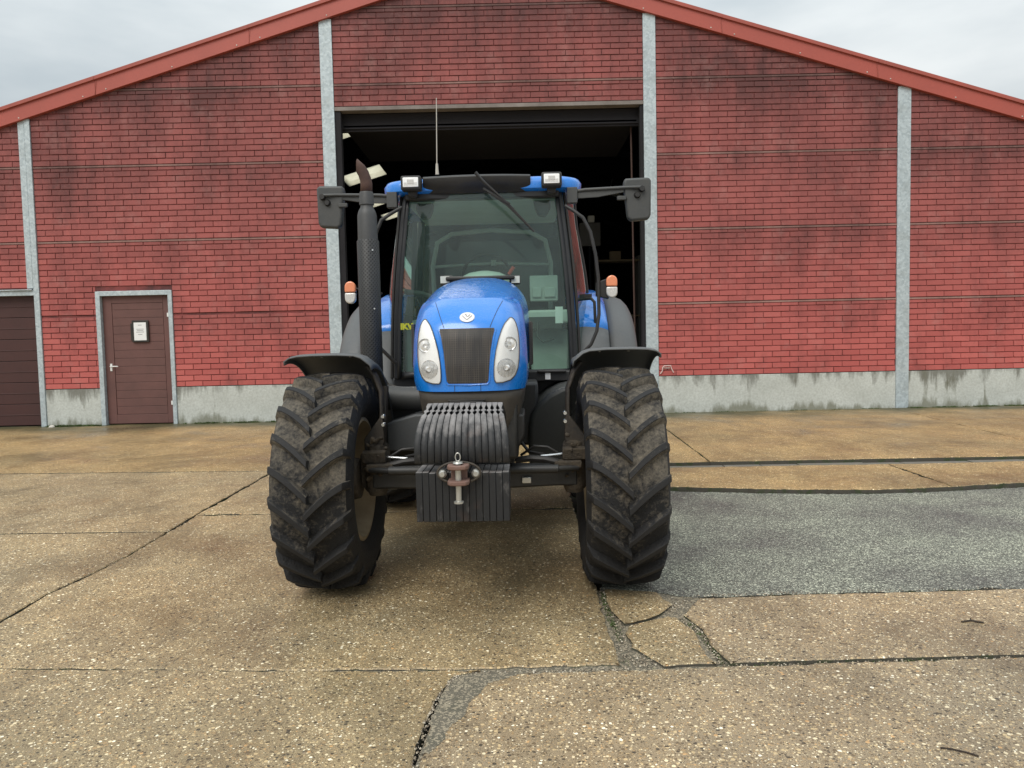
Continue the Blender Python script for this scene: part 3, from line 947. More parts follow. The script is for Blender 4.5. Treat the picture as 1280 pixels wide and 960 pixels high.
# steel posts: channel section with a shallow recess
for (x0, x1) in POSTS:
    mb = MB()
    zt = min(roofz(x0), roofz(x1)) + 0.05
    xm = (x0 + x1) / 2
    if x0 == -8.98:      # two sections side by side, the left one ends over the section door
        mb.bx(x0 - 0.045, xm - 0.02, -0.018, 0.10, 2.60, zt)
        mb.bx(xm - 0.012, x1, -0.03, 0.10, 0.0, zt)
    else:
        mb.bx(x0, x1, -0.022, 0.12, 0.0, zt)
    mb.build('steel_post', M['galv'], barn, bevel=0.004)
# plinth
for (a, b) in ((-8.80, DOOR[0]), (DOOR[1], -3.40), (2.77, 7.24), (7.48, 12.2)):
    mb = MB(); mb.bx(a, b, -0.006, 0.2, -0.04, 0.694)
    mb.build('concrete_plinth', M['plinth'], barn, bevel=0.006)
# verge trim in overlapping lengths
for side in (-1, 1):
    L_ = 2.86
    for k in range(6):
        s0 = -0.02 if k == 0 else k * L_ - 1.4
        s1 = (k + 1) * L_ - 1.4
        xa, xb = AX + side * s0, AX + side * s1
        if k == 0: xa = AX
        za, zb = AZ - SL * abs(xa - AX), AZ - SL * abs(xb - AX)
        mb = MB()
        e = 0.002 * (k % 2)
        mb.ext([(xa, -0.075 - e, za), (xb, -0.075 - e, zb), (xb, -0.075 - e, zb + 0.27), (xa, -0.075 - e, za + 0.27)], (0, 0.15, 0), 0)
        mb.ext([(xa, -0.11 - e, za + 0.265), (xb, -0.11 - e, zb + 0.265), (xb, -0.11 - e, zb + 0.335), (xa, -0.11 - e, za + 0.335)], (0, 0.30, 0), 1)
        # overlap seam
        mb.box((xb - side * 0.012, -0.079, zb + 0.15), (0.014, 0.012, 0.32), (0, side * 0.12 * -1, 0), 1)
        for q in (0.08, 0.5, 0.93):
            xs = xa + (xb - xa) * q
            zs = za + (zb - za) * q + 0.045
            mb.lathe([(-0.085, 0.0), (-0.085, 0.013), (-0.07, 0.016)], (xs, 0, zs), 'Y', 8, 2)
        mb.build('verge_trim', [M['trim'], M['trim_cap'], M['screw']], barn, bevel=0.006)
# roof sheets with skylight openings
EW = 13.2
def skyl(side, j, i):
    return False
rs = 33.0
mb = MB(); sl_list = []
sky_cells = {(-1, 4.1, 5.5, y0, y0 + 1.5) for y0 in (6.0, 10.6, 14.9, 18.6, 23.0)}
sky_cells = [(-1, 3.8, 5.1, y0, y0 + 1.6) for y0 in (5.6, 10.8, 15.2, 18.6, 23.0)] + [(1, 6.0, 7.2, 18.6, 19.9)]
for side in (-1, 1):
    us = sorted({0.0, EW} | {c[1] for c in sky_cells if c[0] == side} | {c[2] for c in sky_cells if c[0] == side})
    ys = sorted({0.06, rs} | {c[3] for c in sky_cells if c[0] == side} | {c[4] for c in sky_cells if c[0] == side})
    for i in range(len(us) - 1):
        for j in range(len(ys) - 1):
            u0, u1, y0, y1 = us[i], us[i + 1], ys[j], ys[j + 1]
            cell = any(c[0] == side and c[1] <= u0 + .01 and c[2] >= u1 - .01 and c[3] <= y0 + .01 and c[4] >= y1 - .01 for c in sky_cells)
            q = [(AX + side * u0, y0, AZ + 0.06 - SL * u0), (AX + side * u1, y0, AZ + 0.06 - SL * u1), (AX + side * u1, y1, AZ + 0.06 - SL * u1), (AX + side * u0, y1, AZ + 0.06 - SL * u0)]
            if cell:
                s_ = MB(); s_.add([(p[0], p[1], p[2] + 0.02) for p in q], [(0, 1, 2, 3)])
                sl_list.append(s_)
            else:
                mb.ext(q, (0, 0, 0.20), 0)
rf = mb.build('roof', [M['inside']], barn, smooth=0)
for s_ in sl_list:
    s_.build('skylight', M['skylight'], rf, smooth=0)
rt = MB()
for side in (-1, 1):
    pass
# rafters and purlins under the roof
mb = MB()
for y in (4.4, 9.4, 14.0, 21.6, 27.0, 31.0):
    for side in (-1, 1):
        mb.ext([(AX, y, AZ - 0.16), (AX + side * 12.6, y, AZ - 0.16 - SL * 12.6), (AX + side * 12.6, y, AZ - SL * 12.6 + 0.03), (AX, y, AZ + 0.03)], (0, 0.15, 0))
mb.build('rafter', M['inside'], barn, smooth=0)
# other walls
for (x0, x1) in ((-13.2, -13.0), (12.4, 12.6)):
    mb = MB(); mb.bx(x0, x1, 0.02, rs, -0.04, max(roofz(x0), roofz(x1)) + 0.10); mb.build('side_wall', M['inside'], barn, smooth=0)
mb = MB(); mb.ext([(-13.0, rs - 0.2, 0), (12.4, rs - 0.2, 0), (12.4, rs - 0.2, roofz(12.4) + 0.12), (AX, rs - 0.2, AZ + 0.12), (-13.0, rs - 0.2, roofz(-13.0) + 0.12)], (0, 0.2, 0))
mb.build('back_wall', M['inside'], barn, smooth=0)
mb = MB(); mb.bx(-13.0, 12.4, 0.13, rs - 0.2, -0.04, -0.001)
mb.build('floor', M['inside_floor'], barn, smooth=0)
# lining that closes the gaps behind the front panels
mb = MB()
mb.ext([(-12.9, 0.125, 2.6), (-3.2, 0.125, 2.6), (-3.2, 0.125, roofz(-3.2)), (-12.9, 0.125, roofz(-12.9))], (0, 0.03, 0))
mb.build('inner_lining', M['inside'], barn, smooth=0)
mb = MB()
mb.ext([(2.6, 0.125, 0), (12.3, 0.125, 0), (12.3, 0.125, roofz(12.3)), (2.6, 0.125, roofz(2.6))], (0, 0.03, 0))
mb.build('inner_lining', M['inside'], barn, smooth=0)
# big doorway
mb = MB(); mb.bx(-3.17, 2.54, -0.012, 0.2, 5.735, 5.805); mb.build('lintel', M['lintel'], barn, bevel=0.004)
mb = MB()
mb.bx(-3.16, 2.53, 0.20, 0.29, 5.40, 5.73); mb.bx(-3.12, 2.49, 0.17, 0.20, 5.44, 5.47)
mb.box((-0.3, 1.6, 5.50), (5.5, 2.8, 0.05))
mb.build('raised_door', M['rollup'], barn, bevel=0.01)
for (a, b) in ((-3.17, -3.06), (2.475, 2.54)):
    mb = MB(); mb.bx(a, b, 0.01, 0.16, 0.0, 5.73); mb.build('door_jamb', M['rollup'], barn, bevel=0.005)
mb = MB(); mb.tube([(2.40, 0.36, 0.0), (2.36, 0.36, 5.45)], 0.018, 8)
mb.build('guide_rail', dirty('brown_guide_rail', (0.05, 0.022, 0.018), 0.7), barn)
# side door
x0, x1, zt = DOOR
fr_ = MB()
fr_.bx(x0, x0 + 0.085, -0.03, 0.12, 0.0, zt); fr_.bx(x1 - 0.075, x1, -0.03, 0.12, 0.0, zt); fr_.bx(x0 + 0.085, x1 - 0.075, -0.03, 0.12, zt - 0.085, zt)
lf = MB()
lf.bx(x0 + 0.087, x1 - 0.077, 0.075, 0.115, 0.015, zt - 0.088)
dx0, dx1 = x0 + 0.087, x1 - 0.077
lf.bx(dx0, dx0 + 0.17, 0.055, 0.08, 0.02, zt - 0.09); lf.bx(dx1 - 0.13, dx1, 0.055, 0.08, 0.02, zt - 0.09)
lf.bx(dx0 + 0.17, dx1 - 0.13, 0.055, 0.08, zt - 0.22, zt - 0.09); lf.bx(dx0 + 0.17, dx1 - 0.13, 0.055, 0.08, 0.02, 0.19)
z = 0.195
while z < zt - 0.24:
    zz = min(z + 0.148, zt - 0.226)
    lf.bx(dx0 + 0.176, dx1 - 0.136, 0.060, 0.08, z, zz); z += 0.152
door = lf.build('door', M['door'], barn, bevel=0.004)
fr_.build('door_frame', M['galv'], door, bevel=0.004)
mb = MB(); hx = dx0 + 0.11
mb.bx(hx - 0.02, hx + 0.02, 0.042, 0.056, 1.02, 1.16); mb.tube([(hx, 0.056, 1.11), (hx, 0.005, 1.11), (hx + 0.03, 0.0, 1.11), (hx + 0.15, 0.0, 1.107)], 0.011, 8)
mb.build('door_handle', M['white_metal'], door, bevel=0.003)
for hz in (2.02, 0.36):
    mb = MB(); mb.bx(dx1 - 0.055, dx1 + 0.005, 0.036, 0.054, hz, hz + 0.075); mb.bx(dx1 - 0.005, dx1 + 0.02, 0.02, 0.045, hz - 0.06, hz + 0.04)
    mb.build('hinge', M['white_metal'], door, bevel=0.003)
# section door on the left
mb = MB()
for k in range(6):
    mb.bx(-12.8, -8.90, 0.12, 0.17, 0.02 + k * 0.41, 0.02 + k * 0.41 + 0.402)
    mb.bx(-12.8, -8.90, 0.112, 0.121, 0.02 + k * 0.41 + 0.19, 0.02 + k * 0.41 + 0.205)
mb.build('section_door', M['garage'], barn, bevel=0.005)
mb = MB(); mb.bx(-12.8, -8.90, -0.02, 0.12, 2.47, 2.575); mb.bx(-12.8, -8.92, -0.055, 0.0, 2.565, 2.583)
mb.build('door_lintel', M['galv'], barn, bevel=0.004)
# steel catch on the wall by the doorway
mb = MB()
mb.tube([(2.80, -0.02, 0.745), (2.835, -0.035, 0.80), (2.84, -0.04, 0.865), (2.87, -0.045, 0.895), (2.99, -0.045, 0.895), (3.005, -0.04, 0.84), (3.045, -0.03, 0.765)], 0.011, 8)
mb.bx(2.86, 2.98, -0.022, -0.006, 0.845, 0.865)
mb.build('wall_catch', dirty('pinkish_white_paint', (0.72, 0.55, 0.52), 0.5), barn)

# notice on the door (a thing hung on it)
nt_ = thing('notice_board', 'black framed white paper notice hanging on the brown side door', 'notice', (-6.97, WY + 0.05, 1.76))
mb = MB(); mb.bx(-0.155, 0.155, -0.03, 0.0, -0.205, 0.205); mb.bx(-0.19, -0.15, -0.015, 0.0, -0.17, 0.15)
mb.build('frame', M['black_frame'], nt_, bevel=0.006)
mb = MB(); mb.bx(-0.115, 0.115, -0.036, -0.0305, -0.17, 0.165); pp = mb.build('paper', M['paper'], nt_)
mb = MB()
for zz, wd in ((0.115, 0.07), (0.04, 0.14), (0.015, 0.12), (-0.015, 0.15), (-0.06, 0.08)):
    mb.bx(-wd / 2, wd / 2, -0.0375, -0.0362, zz - 0.005, zz + 0.005)
mb.build('printed_lines', M['ink'], pp)

# things inside the barn
cb = thing('wall_cabinet', 'grey cabinet with a pale top box deep inside the dark doorway', 'cabinet', (2.19, 21.0, 3.9))
mb = MB(); mb.bx(-0.28, 0.28, -0.1, 0.1, 0.0, 0.62); mb.build('cabinet_body', M['cabinet'], cb, bevel=0.01)
mb = MB(); mb.bx(-0.05, 0.12, -0.13, 0.02, 0.63, 0.80); mb.build('pale_box', M['trim_interior'], cb, bevel=0.01)
mb = MB(); mb.tube([(0, 0.05, -3.9), (0, 0.05, 0)], 0.03, 8); mb.build('stand', M['inside'], cb)
sh = thing('storage_shelf', 'wooden storage shelf standing inside the barn right of the tractor', 'shelf', (3.05, 22.0, 0))
mb = MB()
for z in (0.9, 2.0, 3.55):
    mb = MB(); mb.bx(-0.6, 0.6, -0.3, 0.3, z, z + 0.05)
    mb.build('shelf_board', M['cardboard'], sh, bevel=0.005)
for sx_ in (-0.58, 0.58):
    mb = MB(); mb.bx(sx_ - 0.03, sx_ + 0.03, -0.28, 0.28, 0, 3.7); mb.build('upright', M['cabinet'], sh)
mb = MB(); mb.bx(-0.16, 0.14, -0.15, 0.15, 0, 0.24); mb.bx(-0.17, 0.15, -0.01, 0.01, 0.2, 0.245)
o = mb.build('cardboard_box', M['cardboard'], None, bevel=0.006); o.location = (3.0, 21.95, 3.60)
tag(o, 'small cardboard box on the top board of the shelf in the barn', 'box')
mb = MB(); mb.bx(-0.55, 0.55, -0.09, 0.09, 0, 0.05); mb.bx(-0.5, 0.5, -0.03, 0.03, -0.05, 0.0); mb.tube([(-0.4, 0, 0.05), (-0.4, 0, 0.75)], 0.01, 6); mb.tube([(0.4, 0, 0.05), (0.4, 0, 0.6)], 0.01, 6)
o = mb.build('light_fitting', M['trim_interior'], None, bevel=0.008); o.location = (4.0, 28.0, 6.45); o.rotation_euler = (0, 0.28, 0.2)
tag(o, 'unlit strip light hanging under the barn roof at right', 'lamp')

exec_marker = None
# ------------------------------------------------------------------ tractor
random.seed(5)
T = thing('tractor', 'blue tractor parked nose first in front of the open barn doorway', 'tractor', (-0.235, 4.66, 0), -0.023)


def tyre_mesh(R, hw, rim, lug_h, nl, pitch_len, lw):
    Rb = R - lug_h
    mb = MB()
    half = [(0.0, Rb), (0.28, Rb - 0.002), (0.52, Rb - 0.006), (0.76, Rb - 0.014), (0.90, Rb - 0.028), (0.975, Rb - 0.065), (1.0, Rb - (Rb - rim) * 0.45), (0.97, Rb - (Rb - rim) * 0.66), (0.88, rim + 0.035), (0.78, rim + 0.006), (0.76, rim - 0.01)]
    prof = [(-a * hw, r) for a, r in half[::-1]] + [(a * hw, r) for a, r in half[1:]]
    n = 96
    vs = []
    for h, r in prof:
        for k in range(n):
            a = 2 * PI * k / n
            vs.append((h, -r * math.cos(a), r * math.sin(a)))
    fs, mis = [], []
    for i in range(len(prof) - 1):
        tread = min(prof[i][1], prof[i + 1][1]) > Rb - 0.05
        for k in range(n):
            k2 = (k + 1) % n
            mb_f = (i * n + k, i * n + k2, (i + 1) * n + k2, (i + 1) * n + k)
            fs.append(mb_f); mis.append(1 if tread else 0)
    o = 0
    mb.v.extend(vs); mb.tint.extend([0.5] * len(vs)); mb.f.extend(fs); mb.mi.extend(mis)

    def rb(x):
        a = abs(x) / hw
        for (a0, r0), (a1, r1) in zip(half, half[1:]):
            if a0 <= a <= a1:
                return r0 + (r1 - r0) * (a - a0) / max(1e-6, a1 - a0)
        return half[6][1]
    for s in (-1, 1):
        for k in range(nl):
            th0 = 2 * PI * k / nl + (PI / nl if s > 0 else 0) + random.uniform(-0.004, 0.004)
            NS = 9
            rows = []
            for t_ in range(NS + 1):
                t = t_ / NS
                x = -0.045 * hw + t * hw * 1.03
                gth = (1 - (1 - t) ** 1.35)
                th = th0 + pitch_len / R * gth
                base = rb(x) - 0.012
                top = rb(min(x, hw * 0.86)) + lug_h * (1.0 - 0.02 * t)
                if t_ == NS:
                    top = rb(hw * 0.97) + lug_h * 0.55
                wb = lw * (1.15 - 0.15 * t) / 2 * (1.0 if t_ not in (0,) else 0.9)
                wt = lw * 0.62 / 2 * (1.0 + 0.15 * t)
                row = []
                for (dw, r) in ((-wb, base), (-wt, top - 0.004), (-wt * 0.8, top), (wt * 0.8, top), (wt, top - 0.004), (wb, base)):
                    a = th + dw / R
                    row.append((s * x, -r * math.cos(a), r * math.sin(a)))
                rows.append(row)
            ov = len(mb.v)
            for row in rows: mb.v.extend(row); mb.tint.extend([0.5] * 6)
            for i in range(NS):
                for j in range(5):
                    mb.f.append((ov + i * 6 + j, ov + i * 6 + j + 1, ov + (i + 1) * 6 + j + 1, ov + (i + 1) * 6 + j))
                    mb.mi.append(0 if j in (1, 2, 3) else 1)
            mb.f.append(tuple(ov + j for j in range(6))); mb.mi.append(0)
            mb.f.append(tuple(ov + NS * 6 + j for j in range(5, -1, -1))); mb.mi.append(0)
    return mb


def wheel(x, y, R, hw, rim, lug_h, nl, pl, lw, side):
    # rim mesh is the wheel part; tyre and hub are its sub-parts
    w_ = MB()
    s = side
    w_.lathe([(-hw * 0.78, rim + 0.012), (-hw * 0.80, rim - 0.01), (-hw * 0.6, rim - 0.03), (-hw * 0.1, rim - 0.055), (s * hw * 0.2, rim - 0.06)] if s > 0 else
             [(hw * 0.78, rim + 0.012), (hw * 0.80, rim - 0.01), (hw * 0.6, rim - 0.03), (hw * 0.1, rim - 0.055), (s * hw * 0.2, rim - 0.06)], (0, 0, 0), 'X', 64)
    w_.lathe([(s * hw * 0.78, rim + 0.012), (s * hw * 0.80, rim - 0.01), (s * hw * 0.6, rim - 0.03), (s * hw * 0.2, rim - 0.06), (s * hw * 0.1, rim * 0.62), (s * hw * 0.25, rim * 0.42), (s * hw * 0.25, 0.0)], (0, 0, 0), 'X', 64)
    ob = w_.build('wheel', M['rim'], T, solid=0.008)
    ob.location = (x, y, R)
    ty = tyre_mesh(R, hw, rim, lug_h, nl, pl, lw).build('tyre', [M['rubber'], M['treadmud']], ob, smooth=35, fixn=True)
    h = MB(); h.lathe([(-s * 0.16, 0.0), (-s * 0.16, 0.12), (-s * 0.04, 0.15), (s * hw * 0.3, 0.15), (s * hw * 0.5, 0.09), (s * hw * 0.5, 0.0)], (0, 0, 0), 'X', 24)
    for k in range(8):
        a = 2 * PI * k / 8
        h.lathe([(s * hw * 0.25, 0.0), (s * hw * 0.25 + s * 0.03, 0.014), (s * hw * 0.2, 0.014)], (0, 0.2 * math.cos(a), 0.2 * math.sin(a)), 'X', 6)
    h.build('hub', M['mudiron'], ob)
    return ob


wheel(-0.866, 0, 0.655, 0.228, 0.365, 0.052, 21, 0.180, 0.062, -1)
wheel(0.866, 0, 0.655, 0.228, 0.365, 0.052, 21, 0.180, 0.062, 1)
wheel(-0.94, 2.42, 0.86, 0.262, 0.49, 0.045, 22, 0.22, 0.075, -1)
wheel(0.94, 2.42, 0.86, 0.262, 0.49, 0.045, 22, 0.22, 0.075, 1)


# ---- bonnet -----------------------------------------------------
def interp(tab, v):
    if v <= tab[0][0]: return tab[0][1]
    for (a, b), (c, d) in zip(tab, tab[1:]):
        if v <= c:
            t = (v - a) / (c - a)
            return b + (d - b) * t
    return tab[-1][1]


def sm(tab, v, e=0.03):
    return (interp(tab, v - e) + interp(tab, v) * 2 + interp(tab, v + e)) / 4


HW = [(1.20, 0.300), (1.26, 0.314), (1.35, 0.319), (1.48, 0.314), (1.60, 0.302), (1.68, 0.286), (1.71, 0.272), (1.728, 0.245)]
YZ = [(1.20, -0.425), (1.35, -0.425), (1.50, -0.405), (1.58, -0.375), (1.65, -0.31), (1.70, -0.235), (1.73, -0.165)]


def fy(x, z):
    w_ = max(0.2, interp(HW, z))
    u = min(1.15, abs(x) / w_)
    return sm(YZ, z, 0.02) + 0.055 * u ** 2 + 0.125 * u ** 6


def edge_y(z): return 0


rowsz = [1.205, 1.225, 1.26, 1.30, 1.35, 1.40, 1.45, 1.50, 1.54, 1.58, 1.61, 1.64, 1.67, 1.69, 1.705, 1.717, 1.727]
NX = 30
rows = []
for z in rowsz:
    wz = interp(HW, z)
    rows.append([(wz * math.sin((k / NX * 2 - 1) * PI / 2 * 0.999), fy(wz * math.sin((k / NX * 2 - 1) * PI / 2 * 0.999), z), z) for k in range(NX + 1)])
bn = MB()
bn.grid(rows)
left = [r[0] for r in rows]
right = [r[-1] for r in rows]
B = left + rows[-1][1:-1] + right[::-1]


def rear(yr, wr, zt, zb, n_=2.7, zs=1.60):
    ns = len(left)
    out = []
    for i in range(ns):
        out.append((-(wr - 0.03 + 0.03 * i / ns), yr, zb + (zs - zb) * i / (ns - 1)))
    m_ = len(rows[-1]) - 2
    arc = []
    for i in range(m_):
        t = PI * (i + 1) / (m_ + 1)
        c_, s_ = math.cos(t), math.sin(t)
        arc.append((-wr * math.copysign(abs(c_) ** (2 / n_), c_), yr, zs + (zt - zs) * abs(s_) ** (2 / n_)))
    return out + arc + [(-p[0], p[1], p[2]) for p in out[::-1]]


def arclen_resample(poly, ref):
    def cum(p):
        c = [0]
        for a, b in zip(p, p[1:]): c.append(c[-1] + (Vector(a) - Vector(b)).length)
        return [x / c[-1] for x in c]
    cp, cr = cum(poly), cum(ref)
    out = []
    j = 0
    for t in cr:
        while j < len(cp) - 2 and cp[j + 1] < t: j += 1
        u = (t - cp[j]) / max(1e-9, cp[j + 1] - cp[j])
        out.append(Vector(poly[j]).lerp(Vector(poly[j + 1]), max(0, min(1, u))))
    return out


Rr = arclen_resample(rear(0.86, 0.345, 1.925, 1.20), B)
secs = [B]
for s_ in (0.02, 0.06, 0.14, 0.25, 0.4, 0.55, 0.7, 0.85, 1.0):
    row = []
    for p, q in zip(B, Rr):
        p, q = Vector(p), Vector(q)
        v = p.lerp(q, s_)
        # keep the surface bulging out just behind the nose
        bl = 0.020 * math.sin(PI * min(1, s_ * 1.0)) + 0.012 * math.exp(-((s_ - 0.06) / 0.06) ** 2)
        sx_ = abs(v.x) / 0.35
        v.x += math.copysign(bl * min(1, sx_ * 1.2), v.x) if abs(v.x) > 0.1 else 0
        v.z += 0.030 * math.sin(PI * s_) * (1 - min(1, sx_) ** 3) if v.z > 1.6 else 0
        row.append(tuple(v))
    secs.append(row)
bn.grid(secs)
bn.add(list(secs[-1]), [tuple(range(len(secs[-1])))])
bonnet = bn.build('bonnet', M['blue'], T, smooth=50)


def drape(poly_rows, off, name, mat, parent, solid=0.0, mbx=None, dome=0.0):
    mbx = mbx or MB()
    rr = []
    n = len(poly_rows)
    for i, (z, xa, xb) in enumerate(poly_rows):
        r = []
        for k in range(13):
            u = k / 12
            x = xa + (xb - xa) * u
            e = dome * (4 * u * (1 - u)) ** 0.5 * (4 * (i / (n - 1)) * (1 - i / (n - 1)) + 0.02) ** 0.5
            r.append((x, fy(x, z) - off - e, z))
        rr.append(r)
    mbx.grid(rr)
    # skirt back into the bonnet
    for edge in (rr[0], rr[-1], [r[0] for r in rr], [r[-1] for r in rr]):
        mbx.grid([edge, [(p[0], p[1] + off + 0.02, p[2]) for p in edge]])
    return mbx.build(name, mat, parent, smooth=45) if name else mbx


def rows_from_outline(tab, n=26):
    z0, z1 = tab[0][0], tab[-1][0]
    out = []
    for i in range(n + 1):
        z = z0 + (z1 - z0) * i / n
        out.append((z, interp([(a, b) for a, b, c in tab], z), interp([(a, c) for a, b, c in tab], z)))
    return out


# grille
gr = drape(rows_from_outline([(1.250, -0.104, 0.104), (1.257, -0.114, 0.114), (1.30, -0.118, 0.118), (1.42, -0.129, 0.129), (1.50, -0.142, 0.142), (1.545, -0.154, 0.154), (1.553, -0.150, 0.150)]), 0.004, 'grille', M['grille'], T)
# light grey reveal around the grille, left-bottom sheen: a thin blue lip
lip = MB()
def lipline(pts, r=0.0035):
    lip.tube([(x, fy(x, z) - 0.003, z) for x, z in pts], r, 6)
lipline([(-0.162, 1.545), (-0.148, 1.49), (-0.135, 1.42), (-0.124, 1.30), (-0.120, 1.256), (-0.108, 1.243), (0, 1.240), (0.108, 1.243), (0.120, 1.256), (0.124, 1.30), (0.135, 1.42), (0.148, 1.49), (0.162, 1.545)])
lip.build('grille_surround', M['blue'], T)
# panel seams on the nose
seam = MB()
def seamline(pts, r=0.0018):
    P_ = []
    for (a, b) in zip(pts, pts[1:]):
        for k in range(6): P_.append((a[0] + (b[0] - a[0]) * k / 6, a[1] + (b[1] - a[1]) * k / 6))
    P_.append(pts[-1])
    seam.tube([(x, fy(x, z) - 0.0003, z) for x, z in P_], r, 5)
for s_ in (-1, 1):
    seam = MB()
    seamline([(s_ * 0.128, 1.558), (s_ * 0.145, 1.60), (s_ * 0.17, 1.66), (s_ * 0.195, 1.71)])
    seam.build('panel_seam', M['black'], T)
    seam = MB()
    seamline([(s_ * 0.072, 1.245), (s_ * 0.072, 1.207)])
    seam.build('panel_seam', M['black'], T)
# badge
em = MB()
cz, rx, rz_ = 1.615, 0.043, 0.029
N_ = 32
ring = [(rx * math.cos(2 * PI * k / N_), cz + rz_ * math.sin(2 * PI * k / N_)) for k in range(N_)]
ring2 = [(x * 0.9, cz + (z - cz) * 0.9) for x, z in ring]
def yp(x, z): return sm(YZ, z, 0.02) + 0.055 * (x / 0.3) ** 2
em.add([(x, yp(x, z) - 0.001, z) for x, z in ring] + [(x, yp(x, z) - 0.008, z) for x, z in ring2], [(k, (k + 1) % N_, N_ + (k + 1) % N_, N_ + k) for k in range(N_)] + [tuple(range(N_, 2 * N_))])
emo = em.build('badge', M['emblem'], T, smooth=30)
mk = MB()
def mark(pts, r=0.0018):
    mk.tube([(x, yp(x, z) - 0.0095, z) for x, z in pts], r, 6, flat=0.5)
mark([(-0.027, cz + 0.010), (-0.012, cz - 0.004), (0.0, cz - 0.014), (0.012, cz - 0.004), (0.028, cz + 0.010)], 0.0020)
mark([(-0.006, cz + 0.017), (-0.002, cz + 0.006), (0.004, cz + 0.004), (0.014, cz + 0.013), (0.018, cz + 0.016)], 0.0018)
mark([(-0.012, cz + 0.019), (-0.004, cz + 0.012)], 0.0026)
mk.build('badge_mark', M['emblem_mark'], emo)

# headlights: teardrop units
for s_ in (-1, 1):
    tab = [(1.250, 0.158, 0.195), (1.262, 0.150, 0.238), (1.285, 0.147, 0.262), (1.32, 0.147, 0.277), (1.37, 0.151, 0.285), (1.43, 0.161, 0.288), (1.49, 0.176, 0.287), (1.54, 0.193, 0.281), (1.575, 0.209, 0.272), (1.60, 0.229, 0.260), (1.610, 0.238, 0.248)]
    tab = [(z, s_ * a, s_ * b) for z, a, b in tab]
    hl = drape(rows_from_outline(tab), 0.003, 'headlight', M['reflector'], T)
    for (hx_, hz_, r_) in ((s_ * 0.236, 1.462, 0.036), (s_ * 0.214, 1.330, 0.046)):
        y_ = fy(hx_, hz_) - 0.006
        bw = MB(); rb_ = r_ * (0.80 if r_ < 0.04 else 1.12)
        def inz(x, z):
            a_ = interp([(q[0], abs(q[1])) for q in tab], z) + 0.006; b_ = interp([(q[0], abs(q[2])) for q in tab], z) - 0.006
            return s_ * max(a_, min(b_, abs(x)))
        rr_ = []
        for fr_c in (0.02, 0.35, 0.7, 0.92, 1.0):
            row_ = []
            for k in range(28):
                zz_ = max(1.262, hz_ + rb_ * fr_c * math.sin(2 * PI * k / 28)); xx_ = inz(hx_ + rb_ * fr_c * math.cos(2 * PI * k / 28), zz_)
                row_.append((xx_, fy(xx_, zz_) - 0.0045 - 0.002 * (1 - fr_c), zz_))
            rr_.append(row_)
        bw.grid(rr_, closed=True); bw.build('lamp_bowl', M['facet'], hl, smooth=60)
        lamp = MB()
        if r_ < 0.04:
            lamp.lathe([(0.0, 0.0), (-0.010, 0.012), (-0.006, r_ * 0.8), (-0.010, r_), (0.02, r_ * 1.05)], (hx_, y_, hz_), 'Y', 28)
        else:
            # fluted lower reflector
            for k in range(13):
                a = -0.045 + 0.09 * k / 12
                hh = math.sqrt(max(0.0002, 0.050 ** 2 - a * a))
                xq = hx_ + a
                zt_, zb_ = hz_ + hh * 0.9, hz_ - hh * 1.1
                lamp.tube([(xq, fy(xq, zb_) - 0.004, zb_), (xq, fy(xq, hz_) - 0.008, hz_), (xq, fy(xq, zt_) - 0.004, zt_)], 0.0028, 5)
            lamp.lathe([(-0.012, 0.0), (-0.014, 0.012), (-0.006, 0.020), (0.0, 0.022)], (hx_, y_ - 0.003, hz_), 'Y', 20)
        lamp.build('reflector', dirty('lamp_chrome', (0.85, 0.85, 0.84), 0.25, 0.5, (0.25, 0.25, 0.25), 0.45, 60), hl)
    bz = MB()
    for (hx_, hz_, r_) in ((s_ * 0.236, 1.462, 0.037), ):
        bz.tube([(hx_ + r_ * math.cos(a * PI / 12), fy(hx_, hz_) - 0.008, hz_ + r_ * math.sin(a * PI / 12)) for a in range(25)], 0.0025, 6)
    bz.build('lamp_ring', M['grey'], hl)
    tab2 = [(z, a, b) for z, a, b in tab]
    drape(rows_from_outline(tab2), 0.016, 'lens', M['lens'], hl, dome=0.006)
    # rubber edge round the unit
    rg = MB()
    outl = [(a, z) for z, a, b in tab] + [(b, z) for z, a, b in tab[::-1]]
    outl.append(outl[0])
    rg.tube([(x, fy(x, z) - 0.005, z) for x, z in outl], 0.003, 6)
    rg.build('seal', M['grey'], hl)

# side vents in the bonnet
for s_ in (-1, 1):
    mb = MB()
    for k in range(7):
        y0 = -0.02 + k * 0.07
        mb.box((s_ * (0.352 + 0.006 * math.sin(PI * k / 7)), y0, 1.46), (0.02, 0.045, 0.26))
    mb.build('side_grille', M['grille'], T, bevel=0.004)

# black/grey nose shroud under the bonnet
HS = [(0.95, 0.235), (1.00, 0.262), (1.06, 0.280), (1.12, 0.288), (1.204, 0.296)]
rows = []
for z in (0.95, 0.98, 1.02, 1.06, 1.10, 1.15, 1.203):
    wz = interp(HS, z)
    yb = -0.405 + (1.203 - z) * 0.25
    rows.append([(wz * math.sin((k / 24 * 2 - 1) * PI / 2), yb + 0.05 * abs(math.sin((k / 24 * 2 - 1) * PI / 2)) ** 2 + 0.12 * abs(math.sin((k / 24 * 2 - 1) * PI / 2)) ** 6, z) for k in range(25)])
shr = MB(); shr.grid(rows)
for side_ in (0, -1):
    col_ = [r[side_] for r in rows]
    shr.grid([col_, [(p[0] * 1.02, 0.1, p[2]) for p in col_], [(p[0] * 1.08, 0.9, p[2]) for p in col_]])
shr.build('nose_shroud', M['shroud'], T, smooth=45, solid=0.006)
mb = MB(); mb.bx(-0.105, 0.085, -0.418, -0.36, 1.120, 1.150); mb.bx(-0.115, 0.095, -0.405, -0.36, 1.15, 1.158); mb.build('tow_slot', M['black'], T, bevel=0.006)
